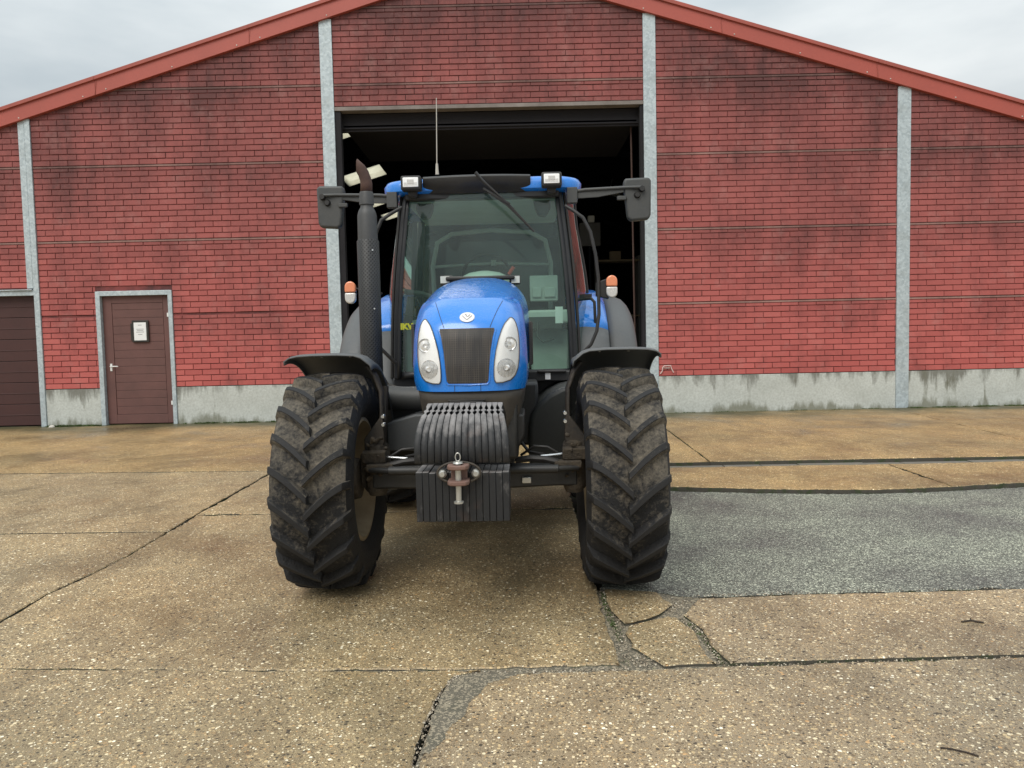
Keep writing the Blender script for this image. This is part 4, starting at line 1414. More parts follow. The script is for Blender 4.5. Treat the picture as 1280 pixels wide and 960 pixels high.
# engine and chassis
mb = MB(); mb.bx(-0.27, 0.27, -0.28, 0.9, 0.80, 1.22); mb.bx(-0.17, 0.17, -0.45, 2.6, 0.62, 0.86); mb.bx(-0.22, 0.22, 0.9, 2.6, 0.55, 1.0)
mb.bx(-0.22, 0.22, -0.62, -0.3, 0.66, 0.92); mb.bx(-0.36, 0.40, 0.70, 1.25, 0.74, 1.18)
mb.build('chassis', M['blackiron'], T, bevel=0.02)
mb = MB(); mb.tube([(-0.7, 2.42, 0.86), (0.7, 2.42, 0.86)], 0.14, 20); mb.build('rear_axle', M['blackiron'], T)

# ---- weights -----------------------------------------------------
wb_ = MB()
wb_.bx(-0.225, 0.225, -0.66, -0.5, 0.80, 0.93)
carrier = wb_.build('weight_carrier', M['blackiron'], T, bevel=0.01)
NP = 14
pit = 0.0336
prof_u = [(-0.895, 0.885), (-0.905, 0.90), (-0.907, 0.95), (-0.900, 0.99), (-0.880, 1.03), (-0.848, 1.068), (-0.805, 1.100), (-0.775, 1.113), (-0.762, 1.118), (-0.748, 1.123), (-0.735, 1.127), (-0.722, 1.131), (-0.706, 1.135), (-0.692, 1.140), (-0.665, 1.150), (-0.62, 1.160), (-0.58, 1.150), (-0.57, 1.10)]
wid_u = [0.90, 0.97, 1, 1, 1, 1, 1, 1.0, 0.55, 0.30, 0.95, 0.98, 0.35, 0.5, 1, 1, 0.97, 0.9]
for k in range(NP):
    xc = (k - (NP - 1) / 2) * pit
    jit = random.uniform(-0.004, 0.004)
    mb = MB()
    rowsA = []
    for (yy, zz), wd in zip(prof_u, wid_u):
        sc = interp([(0.88, 1.0), (1.0, 0.99), (1.06, 0.955), (1.12, 0.885), (1.17, 0.83)], zz)
        h = 0.0162 * wd * sc
        x_ = xc * sc
        # inner offset towards the body of the plate
        iy, iz = yy + (0.10 if zz < 1.05 else 0.06), zz - (0.0 if zz < 1.0 else 0.07)
        e_ = 0.0024
        rowsA.append([(x_ - h, iy, iz + jit), (x_ - h, yy + e_ + jit, zz - e_ * 0.5 + jit * 0.3), (x_ - h + e_ * min(1, wd), yy + jit, zz + jit * 0.3), (x_ + h - e_ * min(1, wd), yy + jit, zz + jit * 0.3), (x_ + h, yy + e_ + jit, zz - e_ * 0.5 + jit * 0.3), (x_ + h, iy, iz + jit)])
    mb.grid(rowsA, closed=True)
    mb.add(rowsA[0], [(0, 1, 2, 3, 4, 5)]); mb.add(rowsA[-1], [(0, 1, 2, 3, 4, 5)])
    mb.build('weight_plate', M['weight'], carrier, smooth=50)
    mb = MB()
    j2 = random.uniform(-0.004, 0.004); h2 = random.uniform(-0.003, 0.003)
    mb.bx(xc * 0.985 - 0.0159, xc * 0.985 + 0.0159, -0.898 + j2, -0.66, 0.592, 0.838 + h2)
    mb.build('weight_plate', M['weight'], carrier, bevel=0.0028)
# hitch with pin
hp = MB(); hx_ = -0.012
hp.tube([(hx_ + 0.105 * math.cos(a * PI / 16), -0.935, 0.845 + 0.052 * math.sin(a * PI / 16)) for a in range(-5, 22)], 0.006, 8)
for s_ in (-1, 1):
    hp.lathe([(-0.945, 0.0), (-0.945, 0.012), (-0.935, 0.021), (-0.900, 0.021)], (hx_ + s_ * 0.082, 0, 0.838), 'Y', 14, 1)
hitch = hp.build('hitch', [M['iron'], M['bolt']], T)
mb = MB()
for zc in (0.868, 0.792):
    pl_ = [(hx_ - 0.052, -0.90), (hx_ - 0.052, -0.985), (hx_ - 0.038, -1.010), (hx_, -1.020), (hx_ + 0.038, -1.010), (hx_ + 0.052, -0.985), (hx_ + 0.052, -0.90)]
    mb.ext([(x, y, zc) for x, y in pl_], (0, 0, 0.022))
    mb.bx(hx_ - 0.04, hx_ + 0.04, -0.93, -0.9, 0.78, 0.89)
mb.build('clevis', M['rust'], hitch, bevel=0.005)
mb = MB(); mb.lathe([(0.70, 0.0), (0.702, 0.024), (0.711, 0.024), (0.715, 0.014), (0.893, 0.015), (0.897, 0.026), (0.905, 0.022), (0.909, 0.0)], (hx_, -0.975, 0), 'Z', 16)
mb.tube([(hx_ + 0.012 * math.cos(a * PI / 8), -0.975, 0.927 + 0.020 * math.sin(a * PI / 8)) for a in range(17)], 0.003, 6)
mb.build('pin', M['bolt'], hitch)

# ---- front axle ----------------------------------------------------
mb = MB()
for s_ in (-1, 1):
    mb.ext([(0, -0.10, 0.59), (s_ * 0.50, -0.09, 0.605), (s_ * 0.62, -0.08, 0.60), (s_ * 0.62, -0.08, 0.70), (s_ * 0.45, -0.09, 0.715), (0, -0.10, 0.73)], (0, 0.18, 0))
mb.tube([(-0.12, -0.12, 0.62), (0.12, -0.12, 0.62)], 0.09, 18)
axle = mb.build('front_axle', M['blackiron'], T, bevel=0.012)
mb = MB(); mb.tube([(-0.50, -0.16, 0.725), (0.50, -0.16, 0.72)], 0.026, 14); mb.tube([(-0.62, -0.13, 0.728), (-0.50, -0.16, 0.725)], 0.018, 10); mb.tube([(0.62, -0.13, 0.72), (0.50, -0.16, 0.72)], 0.018, 10)
mb.build('steering_cylinder', M['blackiron'], axle)
for s_ in (-1, 1):
    mb = MB(); mb.tube([(s_ * 0.53, -0.05, 0.79), (s_ * 0.40, -0.07, 0.782)], 0.009, 10)
    mb.build('piston_rod', M['chrome'], axle)
    # knuckle, muddy casting with webs
    mb = MB()
    mb.ext([(s_ * 0.52, -0.02, 0.60), (s_ * 0.66, -0.02, 0.57), (s_ * 0.70, -0.02, 0.62), (s_ * 0.70, -0.02, 0.80), (s_ * 0.60, -0.02, 0.92), (s_ * 0.54, -0.02, 0.84)], (0, 0.12, 0))
    mb.lathe([(0.555, 0.05), (0.60, 0.070), (0.76, 0.072), (0.86, 0.05), (0.88, 0.0)], (s_ * 0.60, -0.01, 0), 'Z', 16)
    mb.box((s_ * 0.60, -0.08, 0.80), (0.14, 0.05, 0.07), (0.2, 0, 0)); mb.box((s_ * 0.56, -0.10, 0.74), (0.16, 0.09, 0.04))
    for q in range(16):
        mb.box((s_ * random.uniform(0.53, 0.66), random.uniform(-0.12, -0.04), random.uniform(0.66, 0.92)), (random.uniform(0.012, 0.035), random.uniform(0.012, 0.03), random.uniform(0.012, 0.05)), (random.random(), random.random(), random.random()))
    mb.build('knuckle', M['mudiron'], axle, bevel=0.008)
    # fender stay: arm and plate with two bolts
    mb = MB()
    mb.tube([(s_ * 0.66, 0.10, 1.34), (s_ * 0.615, 0.09, 1.28), (s_ * 0.575, 0.07, 1.18), (s_ * 0.57, 0.05, 1.06), (s_ * 0.575, 0.03, 0.94)], [0.030, 0.030, 0.026, 0.024, 0.024], 8, flat=0.6)
    mb.ext([(s_ * 0.545, -0.03, 0.88), (s_ * 0.60, -0.03, 0.78), (s_ * 0.67, -0.03, 0.80), (s_ * 0.67, -0.03, 0.90), (s_ * 0.61, -0.03, 0.98), (s_ * 0.555, -0.03, 1.05)], (0, 0.05, 0))
    stay = mb.build('fender_stay', M['iron'], T, bevel=0.006)
    mb = MB()
    for bz_ in (1.035, 0.985):
        mb.lathe([(-0.055, 0.0), (-0.055, 0.010), (-0.045, 0.014), (-0.02, 0.014)], (s_ * 0.552, 0.03 - 0.01, bz_), 'Y', 12)
    mb.build('bolt', M['chrome'], stay)
    # hose loops over the axle
    mb = MB()
    mb.tube([(s_ * 0.28, 0.0, 0.78), (s_ * 0.36, -0.04, 0.84), (s_ * 0.44, -0.05, 0.835), (s_ * 0.50, -0.05, 0.80)], 0.008, 8)
    mb.tube([(s_ * 0.25, -0.06, 0.76), (s_ * 0.34, -0.09, 0.775), (s_ * 0.42, -0.10, 0.77), (s_ * 0.5, -0.10, 0.75)], 0.020, 8)
    mb.tube([(s_ * 0.24, 0.1, 0.9), (s_ * 0.33, 0.0, 0.80), (s_ * 0.42, -0.05, 0.79)], 0.010, 8)
    mb.build('hydraulic_hose', M['black'], axle)
mb = MB(); mb.bx(0.285, 0.34, -0.125, -0.10, 0.63, 0.665); mb.build('reflector_plate', M['bolt'], axle, bevel=0.003)

# ---- front fenders ------------------------------------------------
for s_ in (-1, 1):
    prof = [(0.600, -0.085), (0.605, -0.055), (0.66, -0.010), (0.70, 0.004), (0.80, 0.010), (0.95, 0.010), (1.04, 0.006), (1.09, -0.004), (1.118, -0.022), (1.118, -0.045)]
    rows = []
    for k in range(24):
        th = math.radians(98 - k * 5.0)
        R_ = 0.745 + 0.012 * math.cos((th - PI / 2) * 3)
        nar = 1.0
        rows.append([(s_ * (0.86 + (x - 0.86) * nar), (R_ + dr) * math.cos(th), 0.655 + (R_ + dr) * math.sin(th)) for x, dr in prof])
    mb = MB(); mb.grid(rows)
    # front lip rolls down towards the inside corner
    fl = []
    fo = mb.build('front_fender', M['greyfender'], T, smooth=60, solid=0.008)
    fo['label'] = 'grey moulded mudguard over the front wheel'
    mb = MB()
    for (x_, a_) in ((0.78, 92), (0.96, 92), (0.78, 78), (0.96, 78)):
        th = math.radians(a_)
        mb.lathe([(0, 0.0), (0, 0.009), (-0.012, 0.010)], (s_ * x_, 0.765 * math.cos(th), 0.655 + 0.768 * math.sin(th)), 'Z', 10)
    mb.build('bolt', M['bolt'], fo)

# ---- parts along the engine ----------------------------------------
mb = MB(); mb.tube([(-0.66, 0.62, 1.10), (-0.50, 0.56, 1.10), (-0.25, 0.54, 1.10)], [0.085, 0.078, 0.078], 24); mb.lathe([(-0.36, 0.078), (-0.355, 0.088), (-0.335, 0.088), (-0.33, 0.078)], (0, 0.55, 1.10), 'X', 24)
mb.build('air_pipe', M['grey'], T)
mb = MB(); mb.ext([(-0.615, 0.42, 0.755), (-0.335, 0.42, 0.755), (-0.335, 0.42, 1.0), (-0.42, 0.42, 1.0), (-0.615, 0.42, 0.945)], (0, 0.35, 0)); mb.build('tool_box', M['greyfender'], T, bevel=0.012)
mb = MB(); mb.tube([(-0.60, 0.30, 1.2), (-0.62, 0.2, 0.7)], 0.03, 8, flat=0.6); mb.build('side_stay', M['iron'], T)
# tank right
mb = MB()
ol = [(0.33, 0.60), (0.325, 0.75), (0.33, 0.88), (0.35, 0.97), (0.40, 1.04), (0.47, 1.10), (0.56, 1.145), (0.68, 1.17), (0.78, 1.17), (0.78, 0.60)]
mb.ext([(x, 0.62, z) for x, z in ol], (0, 0.75, 0)); mb.build('fuel_tank', M['tank'], T, bevel=0.03, seg=3)
mb = MB(); mb.bx(0.33, 0.80, 1.15, 1.42, 1.16, 1.235); mb.bx(0.40, 0.62, 1.12, 1.16, 1.225, 1.245); mb.build('step_plate', M['black'], T, bevel=0.008)
mb = MB(); mb.bx(0.46, 0.50, 1.135, 1.149, 1.175, 1.225); mb.build('label_plate', M['emblem'], T)
mb = MB(); mb.ext([(-0.80, 0.66, 0.60), (-0.40, 0.66, 0.60), (-0.40, 0.66, 1.05), (-0.80, 0.66, 1.10)], (0, 0.7, 0)); mb.build('battery_box', M['tank'], T, bevel=0.03)
# under-bonnet dark box, lower right of the nose
mb = MB(); mb.ext([(0.20, -0.20, 0.83), (0.27, -0.20, 0.85), (0.31, -0.20, 0.93), (0.31, -0.20, 1.05), (0.18, -0.20, 1.05)], (0, 0.4, 0)); mb.build('front_cover', M['black'], T, bevel=0.012)

# ---- exhaust --------------------------------------------------------
ex, ey = -0.785, 0.84
mb = MB(); mb.lathe([(1.17, 0.062), (1.22, 0.078), (2.20, 0.078), (2.21, 0.070)], (ex, ey, 0), 'Z', 36)
for z_ in (2.13, 1.72, 1.30):
    mb.lathe([(0, 0.0), (0, 0.006), (0.01, 0.007)], (ex + 0.045, ey - 0.071, z_), 'Y', 8, 1)
exo = mb.build('exhaust', [M['shield'], M['chrome']], T)
mb = MB(); mb.lathe([(2.19, 0.0), (2.195, 0.070), (2.38, 0.068), (2.41, 0.060), (2.44, 0.044), (2.455, 0.044), (2.455, 0.052), (2.53, 0.049), (2.545, 0.045)], (ex, ey, 0), 'Z', 32)
mb.build('silencer', M['silencer'], exo)
mb = MB()
pth = [(ex, ey, 2.54), (ex + 0.003, ey, 2.60), (ex - 0.003, ey, 2.635), (ex - 0.016, ey, 2.675), (ex - 0.036, ey, 2.708), (ex - 0.058, ey, 2.730)]
mb.tube(pth, [0.041, 0.040, 0.039, 0.038, 0.037, 0.036], 20, caps=False)
ns_ = 20
dd = Vector((-0.74, 0, 0.67))
cpt = Vector(pth[-1])
for i_ in range(len(mb.v) - ns_, len(mb.v)):      # cut obliquely: the upper lip runs to a point
    q_ = Vector(mb.v[i_]); off = (q_ - cpt).dot(Vector((0.67, 0, 0.74)))
    q_ = q_ + dd * (off * 0.9) ; mb.v[i_] = tuple(q_)
# oblique cut
mb.build('exhaust_tip', M['rustpipe'], exo, solid=0.003)
mb = MB(); mb.lathe([(0, 0.0), (0, 0.034), (0.004, 0.034)], (0, 0, 0), 'Z', 20)
o_ = mb.build('exhaust_mouth', M['black_frame'], exo); o_.location = (ex - 0.046, ey - 0.0, 2.716); o_.rotation_euler = (0.15, -0.95, 0)
mb = MB(); mb.tube([(ex + 0.02, ey, 1.26), (ex + 0.06, ey + 0.1, 1.15), (-0.55, 0.9, 1.08), (-0.3, 0.8, 1.1)], 0.05, 14); mb.build('exhaust_elbow', M['iron'], T)

# ---- cab --------------------------------------------------------------
cy0 = 1.36
# lower tub
mb = MB(); mb.ext([(-0.74, cy0 + 0.02, 0.98), (0.74, cy0 + 0.02, 0.98), (0.74, cy0 + 0.02, 1.20), (-0.74, cy0 + 0.02, 1.20)], (0, 1.4, 0))
mb.bx(-0.33, 0.33, 1.0, 1.36, 1.0, 1.62)
cab = mb.build('cab_floor', M['pillar'], T, bevel=0.015)
def Apt(s_, z):      # front pillar line
    t = (z - 1.20) / 1.42
    return Vector((s_ * (0.725 - 0.10 * t - 0.020 * math.sin(PI * t) * -1), cy0 + 0.10 * t - 0.02 * math.sin(PI * t), z))
def Bpt(s_, z):
    t = (z - 1.20) / 1.42
    return Vector((s_ * (0.83 + 0.06 * math.sin(PI * min(1, t * 1.15)) - 0.07 * t), 2.12 + 0.02 * t, z))
def Cpt(s_, z):
    t = (z - 1.20) / 1.42
    return Vector((s_ * (0.78 - 0.08 * t), 2.86 - 0.06 * t, z))
zs_ = [1.19 + 1.45 * k / 12 for k in range(13)]
def strip(fn, s_, wx0, wx1, dy0, dy1, name, mat, par=None):
    mb = MB(); rows = []
    for z in zs_:
        p = fn(s_, z)
        rows.append([(p.x + s_ * wx0, p.y + dy0, z), (p.x + s_ * wx1, p.y + dy0, z), (p.x + s_ * wx1, p.y + dy1, z), (p.x + s_ * wx0, p.y + dy1, z)])
    mb.grid(rows, closed=True); mb.add(rows[0], [(0, 1, 2, 3)]); mb.add(rows[-1], [(0, 1, 2, 3)])
    return mb.build(name, mat, par or T, bevel=0.008)
for s_ in (-1, 1):
    strip(Apt, s_, -0.042, 0.0, 0.0, 0.07, 'cab_pillar', M['pillar'])
    strip(Apt, s_, 0.006, 0.030, 0.03, 0.065, 'door_seal', M['black'])
    strip(Bpt, s_, -0.05, 0.0, 0.0, 0.06, 'cab_pillar', M['pillar'])
    strip(Cpt, s_, -0.06, 0.0, 0.0, 0.08, 'cab_pillar', M['pillar'])
    # door glass and rear quarter glass
    mb = MB(); mb.grid([[tuple(Apt(s_, z).lerp(Bpt(s_, z), u / 6) + Vector((s_ * (0.004 + 0.03 * math.sin(PI * u / 6)), 0.03, 0))) for u in range(7)] for z in zs_])
    mb.build('door_glass', M['sideglass'], T, smooth=60)
    mb = MB(); mb.grid([[tuple(Bpt(s_, z).lerp(Cpt(s_, z), u / 4)) for u in range(5)] for z in zs_[5:]])
    mb.build('quarter_glass', M['sideglass'], T, smooth=60)
    # lower dark frame along the pillar
    mb = MB(); mb.tube([tuple(Bpt(s_, z) + Vector((s_ * 0.004, -0.02, 0))) for z in zs_], 0.014, 8); mb.build('door_edge', M['black'], T)
# windscreen
rows = []
for z in zs_:
    a, b = Apt(-1, z), Apt(1, z)
    r = []
    for k in range(13):
        u = k / 12
        p = a.lerp(b, u); p.x *= 0.955
        p.y += 0.012 - 0.09 * math.sin(PI * u)
        r.append(tuple(p))
    rows.append(r)
mb = MB(); mb.grid(rows); mb.build('windscreen', M['glass'], T, smooth=60)
for s_ in (-1, 1):
    mb = MB(); mb.grid([[(r[0 if s_ < 0 else -1][0] + s_ * 0.01, r[0][1] - 0.006, r[0][2]) for r in rows], [(r[0 if s_ < 0 else -1][0] - s_ * 0.030, r[0][1] - 0.022, r[0][2]) for r in rows]])
    mb.build('windscreen_seal', M['pillar'], T, solid=0.006)
mb = MB(); mb.grid([[(p[0], p[1] - 0.004, 1.19) for p in rows[0]], [(p[0], p[1] - 0.004, 1.245) for p in rows[0]]]); mb.build('windscreen_seal', M['pillar'], T, solid=0.008)
# rear window frame
mb = MB()
rw = [(-0.55, 1.5), (-0.57, 2.2), (-0.52, 2.42), (-0.38, 2.50), (0, 2.53), (0.38, 2.50), (0.52, 2.42), (0.57, 2.2), (0.55, 1.5)]
mb.tube([(x, 2.82, z) for x, z in rw], 0.022, 8); mb.tube([(-0.56, 2.82, 2.19), (0, 2.80, 2.21), (0.56, 2.82, 2.19)], 0.014, 8); mb.tube([(0.02, 2.79, 2.24), (0.02, 2.79, 2.10)], 0.025, 8)
mb.build('rear_window_frame', M['trim_interior'], T)
mb = MB(); mb.grid([[(-0.7, 2.85, 1.4), (0.7, 2.85, 1.4)], [(-0.68, 2.84, 2.6), (0.68, 2.84, 2.6)]]); mb.build('rear_window', M['sideglass'], T)
# rear lower cab wall
mb = MB(); mb.bx(-0.72, 0.72, 2.80, 2.86, 1.2, 1.55); mb.build('rear_panel', M['dark_interior'], T, bevel=0.01)
# interior
mb = MB(); mb.ext([(-0.25, 2.30, 1.35), (0.25, 2.30, 1.35), (0.25, 2.30, 1.52), (-0.25, 2.30, 1.52)], (0, -0.45, 0)); mb.ext([(-0.23, 2.3, 1.5), (0.23, 2.3, 1.5), (0.20, 2.42, 2.05), (0.12, 2.45, 2.16), (-0.12, 2.45, 2.16), (-0.20, 2.42, 2.05)], (0, 0.12, 0))
mb.build('driver_seat', M['seat'], T, bevel=0.04, seg=3)
mb = MB(); mb.ext([(0.36, 1.9, 1.2), (0.68, 1.9, 1.2), (0.68, 1.9, 1.56), (0.36, 1.9, 1.56)], (0, 0.8, 0)); mb.bx(0.34, 0.70, 1.80, 1.90, 1.60, 1.72); mb.build('side_console', M['trim_interior'], T, bevel=0.02)
mb = MB(); mb.bx(0.36, 0.60, 1.98, 2.10, 1.80, 2.02); mb.bx(0.38, 0.46, 1.96, 1.98, 1.83, 1.92); mb.bx(0.48, 0.58, 1.96, 1.98, 1.83, 1.92); mb.build('control_box', M['trim_interior'], T, bevel=0.01)
mb = MB(); mb.bx(-0.70, -0.42, 1.75, 2.5, 1.2, 1.66); mb.build('left_console', M['trim_interior'], T, bevel=0.03)
mb = MB(); mb.tube([(-0.64, 1.50, 1.88), (-0.5, 1.55, 1.86), (-0.36, 1.6, 1.80)], 0.022, 8); mb.tube([(-0.60, 1.6, 1.84), (-0.64, 1.62, 1.62)], 0.035, 10); mb.tube([(-0.66, 1.5, 1.70), (-0.40, 1.5, 1.64)], 0.006, 6)
mb.tube([(0.42, 1.7, 1.62), (0.41, 1.68, 1.50), (0.46, 1.66, 1.45), (0.55, 1.68, 1.48)], 0.008, 6); mb.bx(0.30, 0.62, 1.72, 1.86, 1.56, 1.66)
mb.build('levers', M['dark_interior'], T, bevel=0.004)
mb = MB(); mb.bx(0.555, 0.615, 1.44, 1.446, 1.60, 1.73); mb.build('paper_note', M['emblem'], T)
mb = MB()
mb.lathe([(1.80, 0.22), (1.96, 0.215), (2.0, 0.19), (2.03, 0.13), (2.045, 0.05), (2.048, 0.0)], (-0.01, 1.72, 0), 'Z', 28); mb.build('dashboard', M['trim_interior'], T, smooth=60)
mb = MB(); ang = 0.95
ring = [(0.0 + 0.205 * math.cos(a * PI / 16), 1.92 - 0.205 * math.sin(a * PI / 16) * math.cos(ang), 2.02 + 0.205 * math.sin(a * PI / 16) * math.sin(ang)) for a in range(33)]
mb.tube(ring, 0.013, 8); mb.tube([ring[0], (0, 1.94, 1.98), ring[16]], 0.012, 8); mb.tube([(0, 1.94, 1.98), (0, 1.8, 1.7)], 0.03, 8); mb.build('steering_wheel', M['black'], T)
mb = MB(); mb.tube([(0.19, 1.76, 2.02), (0.23, 1.74, 2.075)], 0.016, 8); mb.build('shuttle_lever', M['red'], T)
mb = MB(); mb.bx(-0.25, 0.25, 0.93, 0.98, 1.915, 1.945); mb.bx(-0.29, -0.20, 0.96, 1.0, 1.88, 1.955); mb.bx(0.21, 0.29, 0.96, 1.0, 1.88, 1.945); mb.build('scuttle', M['black'], T, bevel=0.01)
mb = MB(); mb.bx(-0.29, -0.225, 0.955, 0.965, 1.90, 1.95); mb.bx(0.225, 0.285, 0.955, 0.965, 1.89, 1.94); mb.build('scuttle_tab', M['trim_interior'], T)
for s_ in (-1, 1):
    mb = MB(); mb.ext([(s_ * 0.40, 1.56, 2.60), (s_ * 0.53, 1.56, 2.60), (s_ * 0.54, 1.56, 2.53), (s_ * 0.50, 1.56, 2.46), (s_ * 0.44, 1.56, 2.47), (s_ * 0.41, 1.56, 2.53)], (0, 0.12, 0)); mb.build('cab_speaker', M['black'], T, bevel=0.012)  # dark speakers hanging inside the top corners of the windscreen
mb = MB(); mb.bx(-0.62, 0.62, 1.5, 2.8, 2.58, 2.63); mb.build('headliner', M['trim_interior'], T, bevel=0.02)
# sticker letters
cu = bpy.data.curves.new('sticker_text', 'FONT'); cu.body = 'IKV'; cu.size = 0.062; cu.extrude = 0.001; cu.offset = 0.004
to = bpy.data.objects.new('tmp', cu); COL.objects.link(to)
bpy.context.view_layer.update()
me = bpy.data.meshes.new_from_object(to.evaluated_get(bpy.context.evaluated_depsgraph_get()))
bpy.data.objects.remove(to)
me.materials.clear(); me.materials.append(M['sticker'])
so = bpy.data.objects.new('sticker', me); COL.objects.link(so); so.parent = T
so.location = (-0.652, 1.325, 1.578); so.rotation_euler = (PI / 2, 0, 0.0)

# roof
def rrect(hw_, y0, y1, r, n=7, fx=0.0):
    pts = []
    for (cx_, cyy, a0) in ((hw_ - r, y0 + r, -PI / 2), (hw_ - r, y1 - r, 0), (-hw_ + r, y1 - r, PI / 2), (-hw_ + r, y0 + r, PI)):
        for k in range(n + 1):
            a = a0 + PI / 2 * k / n
            pts.append((cx_ + r * math.cos(a), cyy + r * math.sin(a)))
    return pts
rows = []
for (z, ins) in ((2.625, 0.035), (2.645, 0.005), (2.695, 0.0), (2.728, 0.02), (2.742, 0.06), (2.750, 0.12), (2.756, 0.30), (2.76, 0.5)):
    rows.append([(x, y, z) for x, y in rrect(0.785 - ins, 1.36 + ins, 2.98 - ins, 0.20 - min(0.1, ins * 0.3))])
mb = MB(); mb.grid(rows, closed=True); mb.add(rows[0], [tuple(range(len(rows[0])))]); mb.add(rows[-1], [tuple(range(len(rows[-1])))])
roof_ = mb.build('cab_roof', M['blue'], T, smooth=45)
# front visor band (black) curving across the front
rows = []
for k in range(17):
    u = k / 8 - 1
    x = -0.035 + 0.415 * u
    yf = 1.29 + 0.05 * u * u
    rows.append([(x, yf + 0.10, 2.752), (x, yf + 0.02, 2.746), (x, yf, 2.732), (x, yf + 0.004, 2.70), (x, yf + 0.03, 2.655), (x, yf + 0.07, 2.62), (x, yf + 0.20, 2.61), (x, yf + 0.20, 2.752)])
mb = MB(); mb.grid(rows, closed=True); mb.add(rows[0], [tuple(range(8))]); mb.add(rows[-1], [tuple(range(8))])
mb.build('roof_visor', M['black'], T, smooth=35, bevel=0.004)
mb = MB(); mb.bx(-0.60, 0.60, 1.40, 1.50, 2.58, 2.645); mb.build('header_rail', M['pillar'], T, bevel=0.01)
for s_ in (-1, 1):
    x_ = 0.005 + s_ * 0.535
    mb = MB(); mb.box((x_, 1.30, 2.685), (0.155, 0.10, 0.110)); mb.box((x_, 1.36, 2.62), (0.07, 0.08, 0.06)); 
    wl = mb.build('work_lamp', M['black'], T, bevel=0.016, seg=3)
    mb = MB(); mb.box((x_, 1.247, 2.687), (0.118, 0.012, 0.072)); mb.build('lamp_glass', M['reflector'], wl, bevel=0.005)
    mb = MB(); mb.box((x_, 1.2405, 2.692), (0.05, 0.004, 0.03))
    for q in range(3): mb.box((x_, 1.2405, 2.666 + q * 0.008), (0.10, 0.003, 0.003))
    mb.build('lamp_bulb', M['clearlens'], wl)
# antenna
mb = MB(); mb.tube([(-0.345, 1.42, 2.775), (-0.345, 1.42, 2.86)], [0.014, 0.009], 8); mb.tube([(-0.345, 1.42, 2.86), (-0.335, 1.42, 3.36)], [0.0045, 0.0035], 6)
mb.build('antenna', dirty('pale_antenna', (0.5, 0.47, 0.42), 0.5), T)
# wiper
mb = MB()
mb.tube([(-0.035, 1.235, 2.745), (0.01, 1.235, 2.69), (0.25, 1.27, 2.47)], [0.014, 0.011, 0.006], 8)
mb.tube([(0.02, 1.262, 2.63), (0.20, 1.265, 2.50), (0.40, 1.30, 2.30)], 0.007, 6); mb.tube([(0.02, 1.262, 2.63), (0.22, 1.262, 2.505)], 0.010, 6)
mb.tube([(0.20, 1.262, 2.515), (0.40, 1.30, 2.30)], 0.008, 6)
mb.build('wiper', M['black'], T)
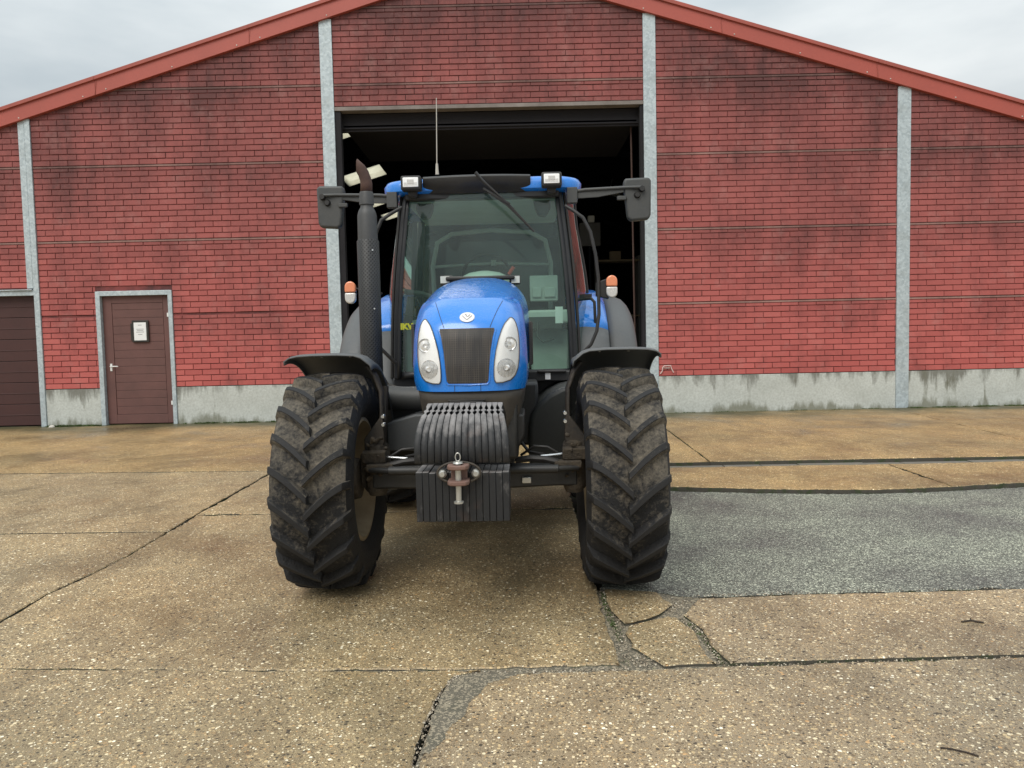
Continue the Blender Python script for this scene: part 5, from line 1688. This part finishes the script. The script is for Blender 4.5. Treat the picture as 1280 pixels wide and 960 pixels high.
# mirrors
for s_ in (-1, 1):
    z0 = 2.625
    arm = MB()
    arm.tube([(s_ * 0.66, 1.42, z0 - 0.015), (s_ * 0.80, 1.40, z0), (s_ * 1.13, 1.37, z0 + 0.005), (s_ * 1.25, 1.35, z0)], 0.013, 10)
    arm.ext([(s_ * 0.72, 1.41, z0 - 0.065), (s_ * 0.72, 1.41, z0), (s_ * 1.10, 1.38, z0), (s_ * 1.10, 1.38, z0 - 0.03), (s_ * 0.90, 1.395, z0 - 0.06)], (0, 0.012, 0))
    arm.bx(s_ * 0.70 - 0.04, s_ * 0.70 + 0.04, 1.38, 1.45, z0 - 0.10, z0 + 0.02)
    arm.bx(s_ * 1.08 - 0.035, s_ * 1.08 + 0.035, 1.36, 1.39, z0 - 0.09, z0 - 0.06)
    ao = arm.build('mirror_arm', M['grey'], T, bevel=0.004)
    mb = MB()
    cx_ = 1.205 if s_ > 0 else -1.180
    pts = [(cx_ - s_ * 0.100, 2.70), (cx_ + s_ * 0.09, 2.705), (cx_ + s_ * 0.105, 2.68), (cx_ + s_ * 0.100, 2.42), (cx_ + s_ * 0.085, 2.385), (cx_ - s_ * 0.055, 2.375), (cx_ - s_ * 0.080, 2.40), (cx_ - s_ * 0.108, 2.66)]
    mb.ext([(x, 1.375, z) for x, z in pts], (0, 0.08, 0))
    mo = mb.build('mirror', M['grey'], ao, bevel=0.022, seg=4)
    mb = MB(); mb.lathe([(-0.02, 0.0), (-0.02, 0.02), (0.03, 0.026)], (s_ * 1.235, 1.355, z0 - 0.01), 'Y', 14); mb.lathe([(-0.01, 0.0), (-0.01, 0.018), (0.02, 0.028)], (s_ * 1.20, 1.36, z0 - 0.055), 'Y', 14); mb.build('mirror_joint', M['black'], ao)
    mb = MB(); mb.ext([(cx_ + (x - cx_) * 0.85, 1.456, 2.54 + (z - 2.54) * 0.88) for x, z in pts], (0, 0.003, 0)); mb.build('mirror_glass', M['mirrorface'], mo)
    # tubular guard from the roof pillar down to the fender
    mb = MB()
    if s_ > 0:
        mb.tube([(0.645, 1.36, 2.50), (0.70, 1.33, 2.46), (0.775, 1.32, 2.40), (0.83, 1.31, 2.29), (0.865, 1.30, 2.12), (0.885, 1.30, 1.93), (0.885, 1.29, 1.66), (0.865, 1.28, 1.53), (0.82, 1.28, 1.43), (0.74, 1.30, 1.35), (0.68, 1.33, 1.315)], 0.014, 10)
    else:
        mb.tube([(-0.62, 1.36, 2.52), (-0.70, 1.33, 2.47), (-0.775, 1.32, 2.42), (-0.83, 1.31, 2.29), (-0.865, 1.30, 2.12), (-0.885, 1.30, 1.93), (-0.885, 1.29, 1.66), (-0.80, 1.28, 1.43), (-0.70, 1.33, 1.315)], 0.014, 10)
    mb.build('hand_rail', M['black'], T)
    # indicator
    ix = 0.985 if s_ > 0 else -1.025
    iz = 1.868
    mb = MB()
    if s_ > 0: mb.ext([(ix - 0.115, 1.31, 1.80), (ix - 0.02, 1.31, 1.775), (ix - 0.02, 1.31, 1.935), (ix - 0.115, 1.31, 1.905)], (0, 0.09, 0))
    else: mb.tube([(ix + 0.03, 1.34, 1.90), (-0.90, 1.34, 1.88), (-0.80, 1.40, 1.86)], 0.010, 8)
    mb.lathe([(0.0, 0.04), (0.03, 0.04), (0.05, 0.03), (0.05, 0.0)], (ix, 1.31, iz), 'Y', 16)
    ib = mb.build('indicator', M['black'], T, bevel=0.006)
    for (za, zb, mt, nm) in ((iz - 0.086, iz - 0.002, M['clearlens'], 'side_light'), (iz + 0.002, iz + 0.086, M['orange'], 'orange_lens')):
        mb = MB()
        w2 = 0.042
        up = zb > iz + 0.01
        outl = []
        if up:
            outl = [(-w2, za), (w2, za)] + [(w2 * math.cos(a), zb - w2 + w2 * math.sin(a)) for a in [k * PI / 10 for k in range(11)]]
        else:
            outl = [(w2, zb), (-w2, zb)] + [(-w2 * math.cos(a), za + w2 - w2 * math.sin(a)) for a in [k * PI / 10 for k in range(11)]]
        mb.ext([(ix + x, 1.268, z) for x, z in outl], (0, 0.045, 0))
        mb.build(nm, mt, ib, bevel=0.010, seg=3)

# door handle bar on right
mb = MB(); mb.tube([(0.76, 1.80, 1.80), (0.86, 1.70, 1.80), (0.885, 1.68, 1.77), (0.89, 1.68, 1.60), (0.87, 1.69, 1.57), (0.78, 1.78, 1.565)], 0.013, 8); mb.bx(0.77, 0.87, 1.74, 1.77, 1.79, 1.84); mb.build('grab_handle', M['black'], T)
# rear fenders
for s_ in (-1, 1):
    prof = [(1.0, 0.972), (1.06, 0.982), (1.12, 0.978), (1.17, 0.957), (1.21, 0.915), (1.235, 0.865), (1.245, 0.80), (1.24, 0.76)]
    rows = []
    for k in range(28):
        th = math.radians(186 - k * 6)
        rows.append([(s_ * x, 2.42 + r * math.cos(th), 0.86 + r * math.sin(th) * (1.0)) for x, r in prof])
    mb = MB(); mb.grid(rows); mb.build('rear_fender', M['greyfender'], T, smooth=60, solid=0.008)
    rows = []; rows2 = []
    for k in range(26):
        th = math.radians(192 - k * 6)
        rr_ = 1.05
        row = [(s_ * x, 2.42 + r * math.cos(th), 0.86 + r * math.sin(th)) for x, r in ((0.70, 1.03), (0.72, 1.05), (0.80, 1.06), (0.93, 1.045), (0.99, 1.015), (1.0, 0.95))]
        (rows if th < math.radians(140) else rows2).append(row)
    rows2.append(rows[0])
    mb = MB(); mb.grid(rows); mb.build('blue_fender_panel', M['blue'], T, smooth=60, solid=0.006)
    mb = MB(); mb.grid(rows2); mb.build('fender_skirt', M['greyfender'], T, smooth=60, solid=0.006)
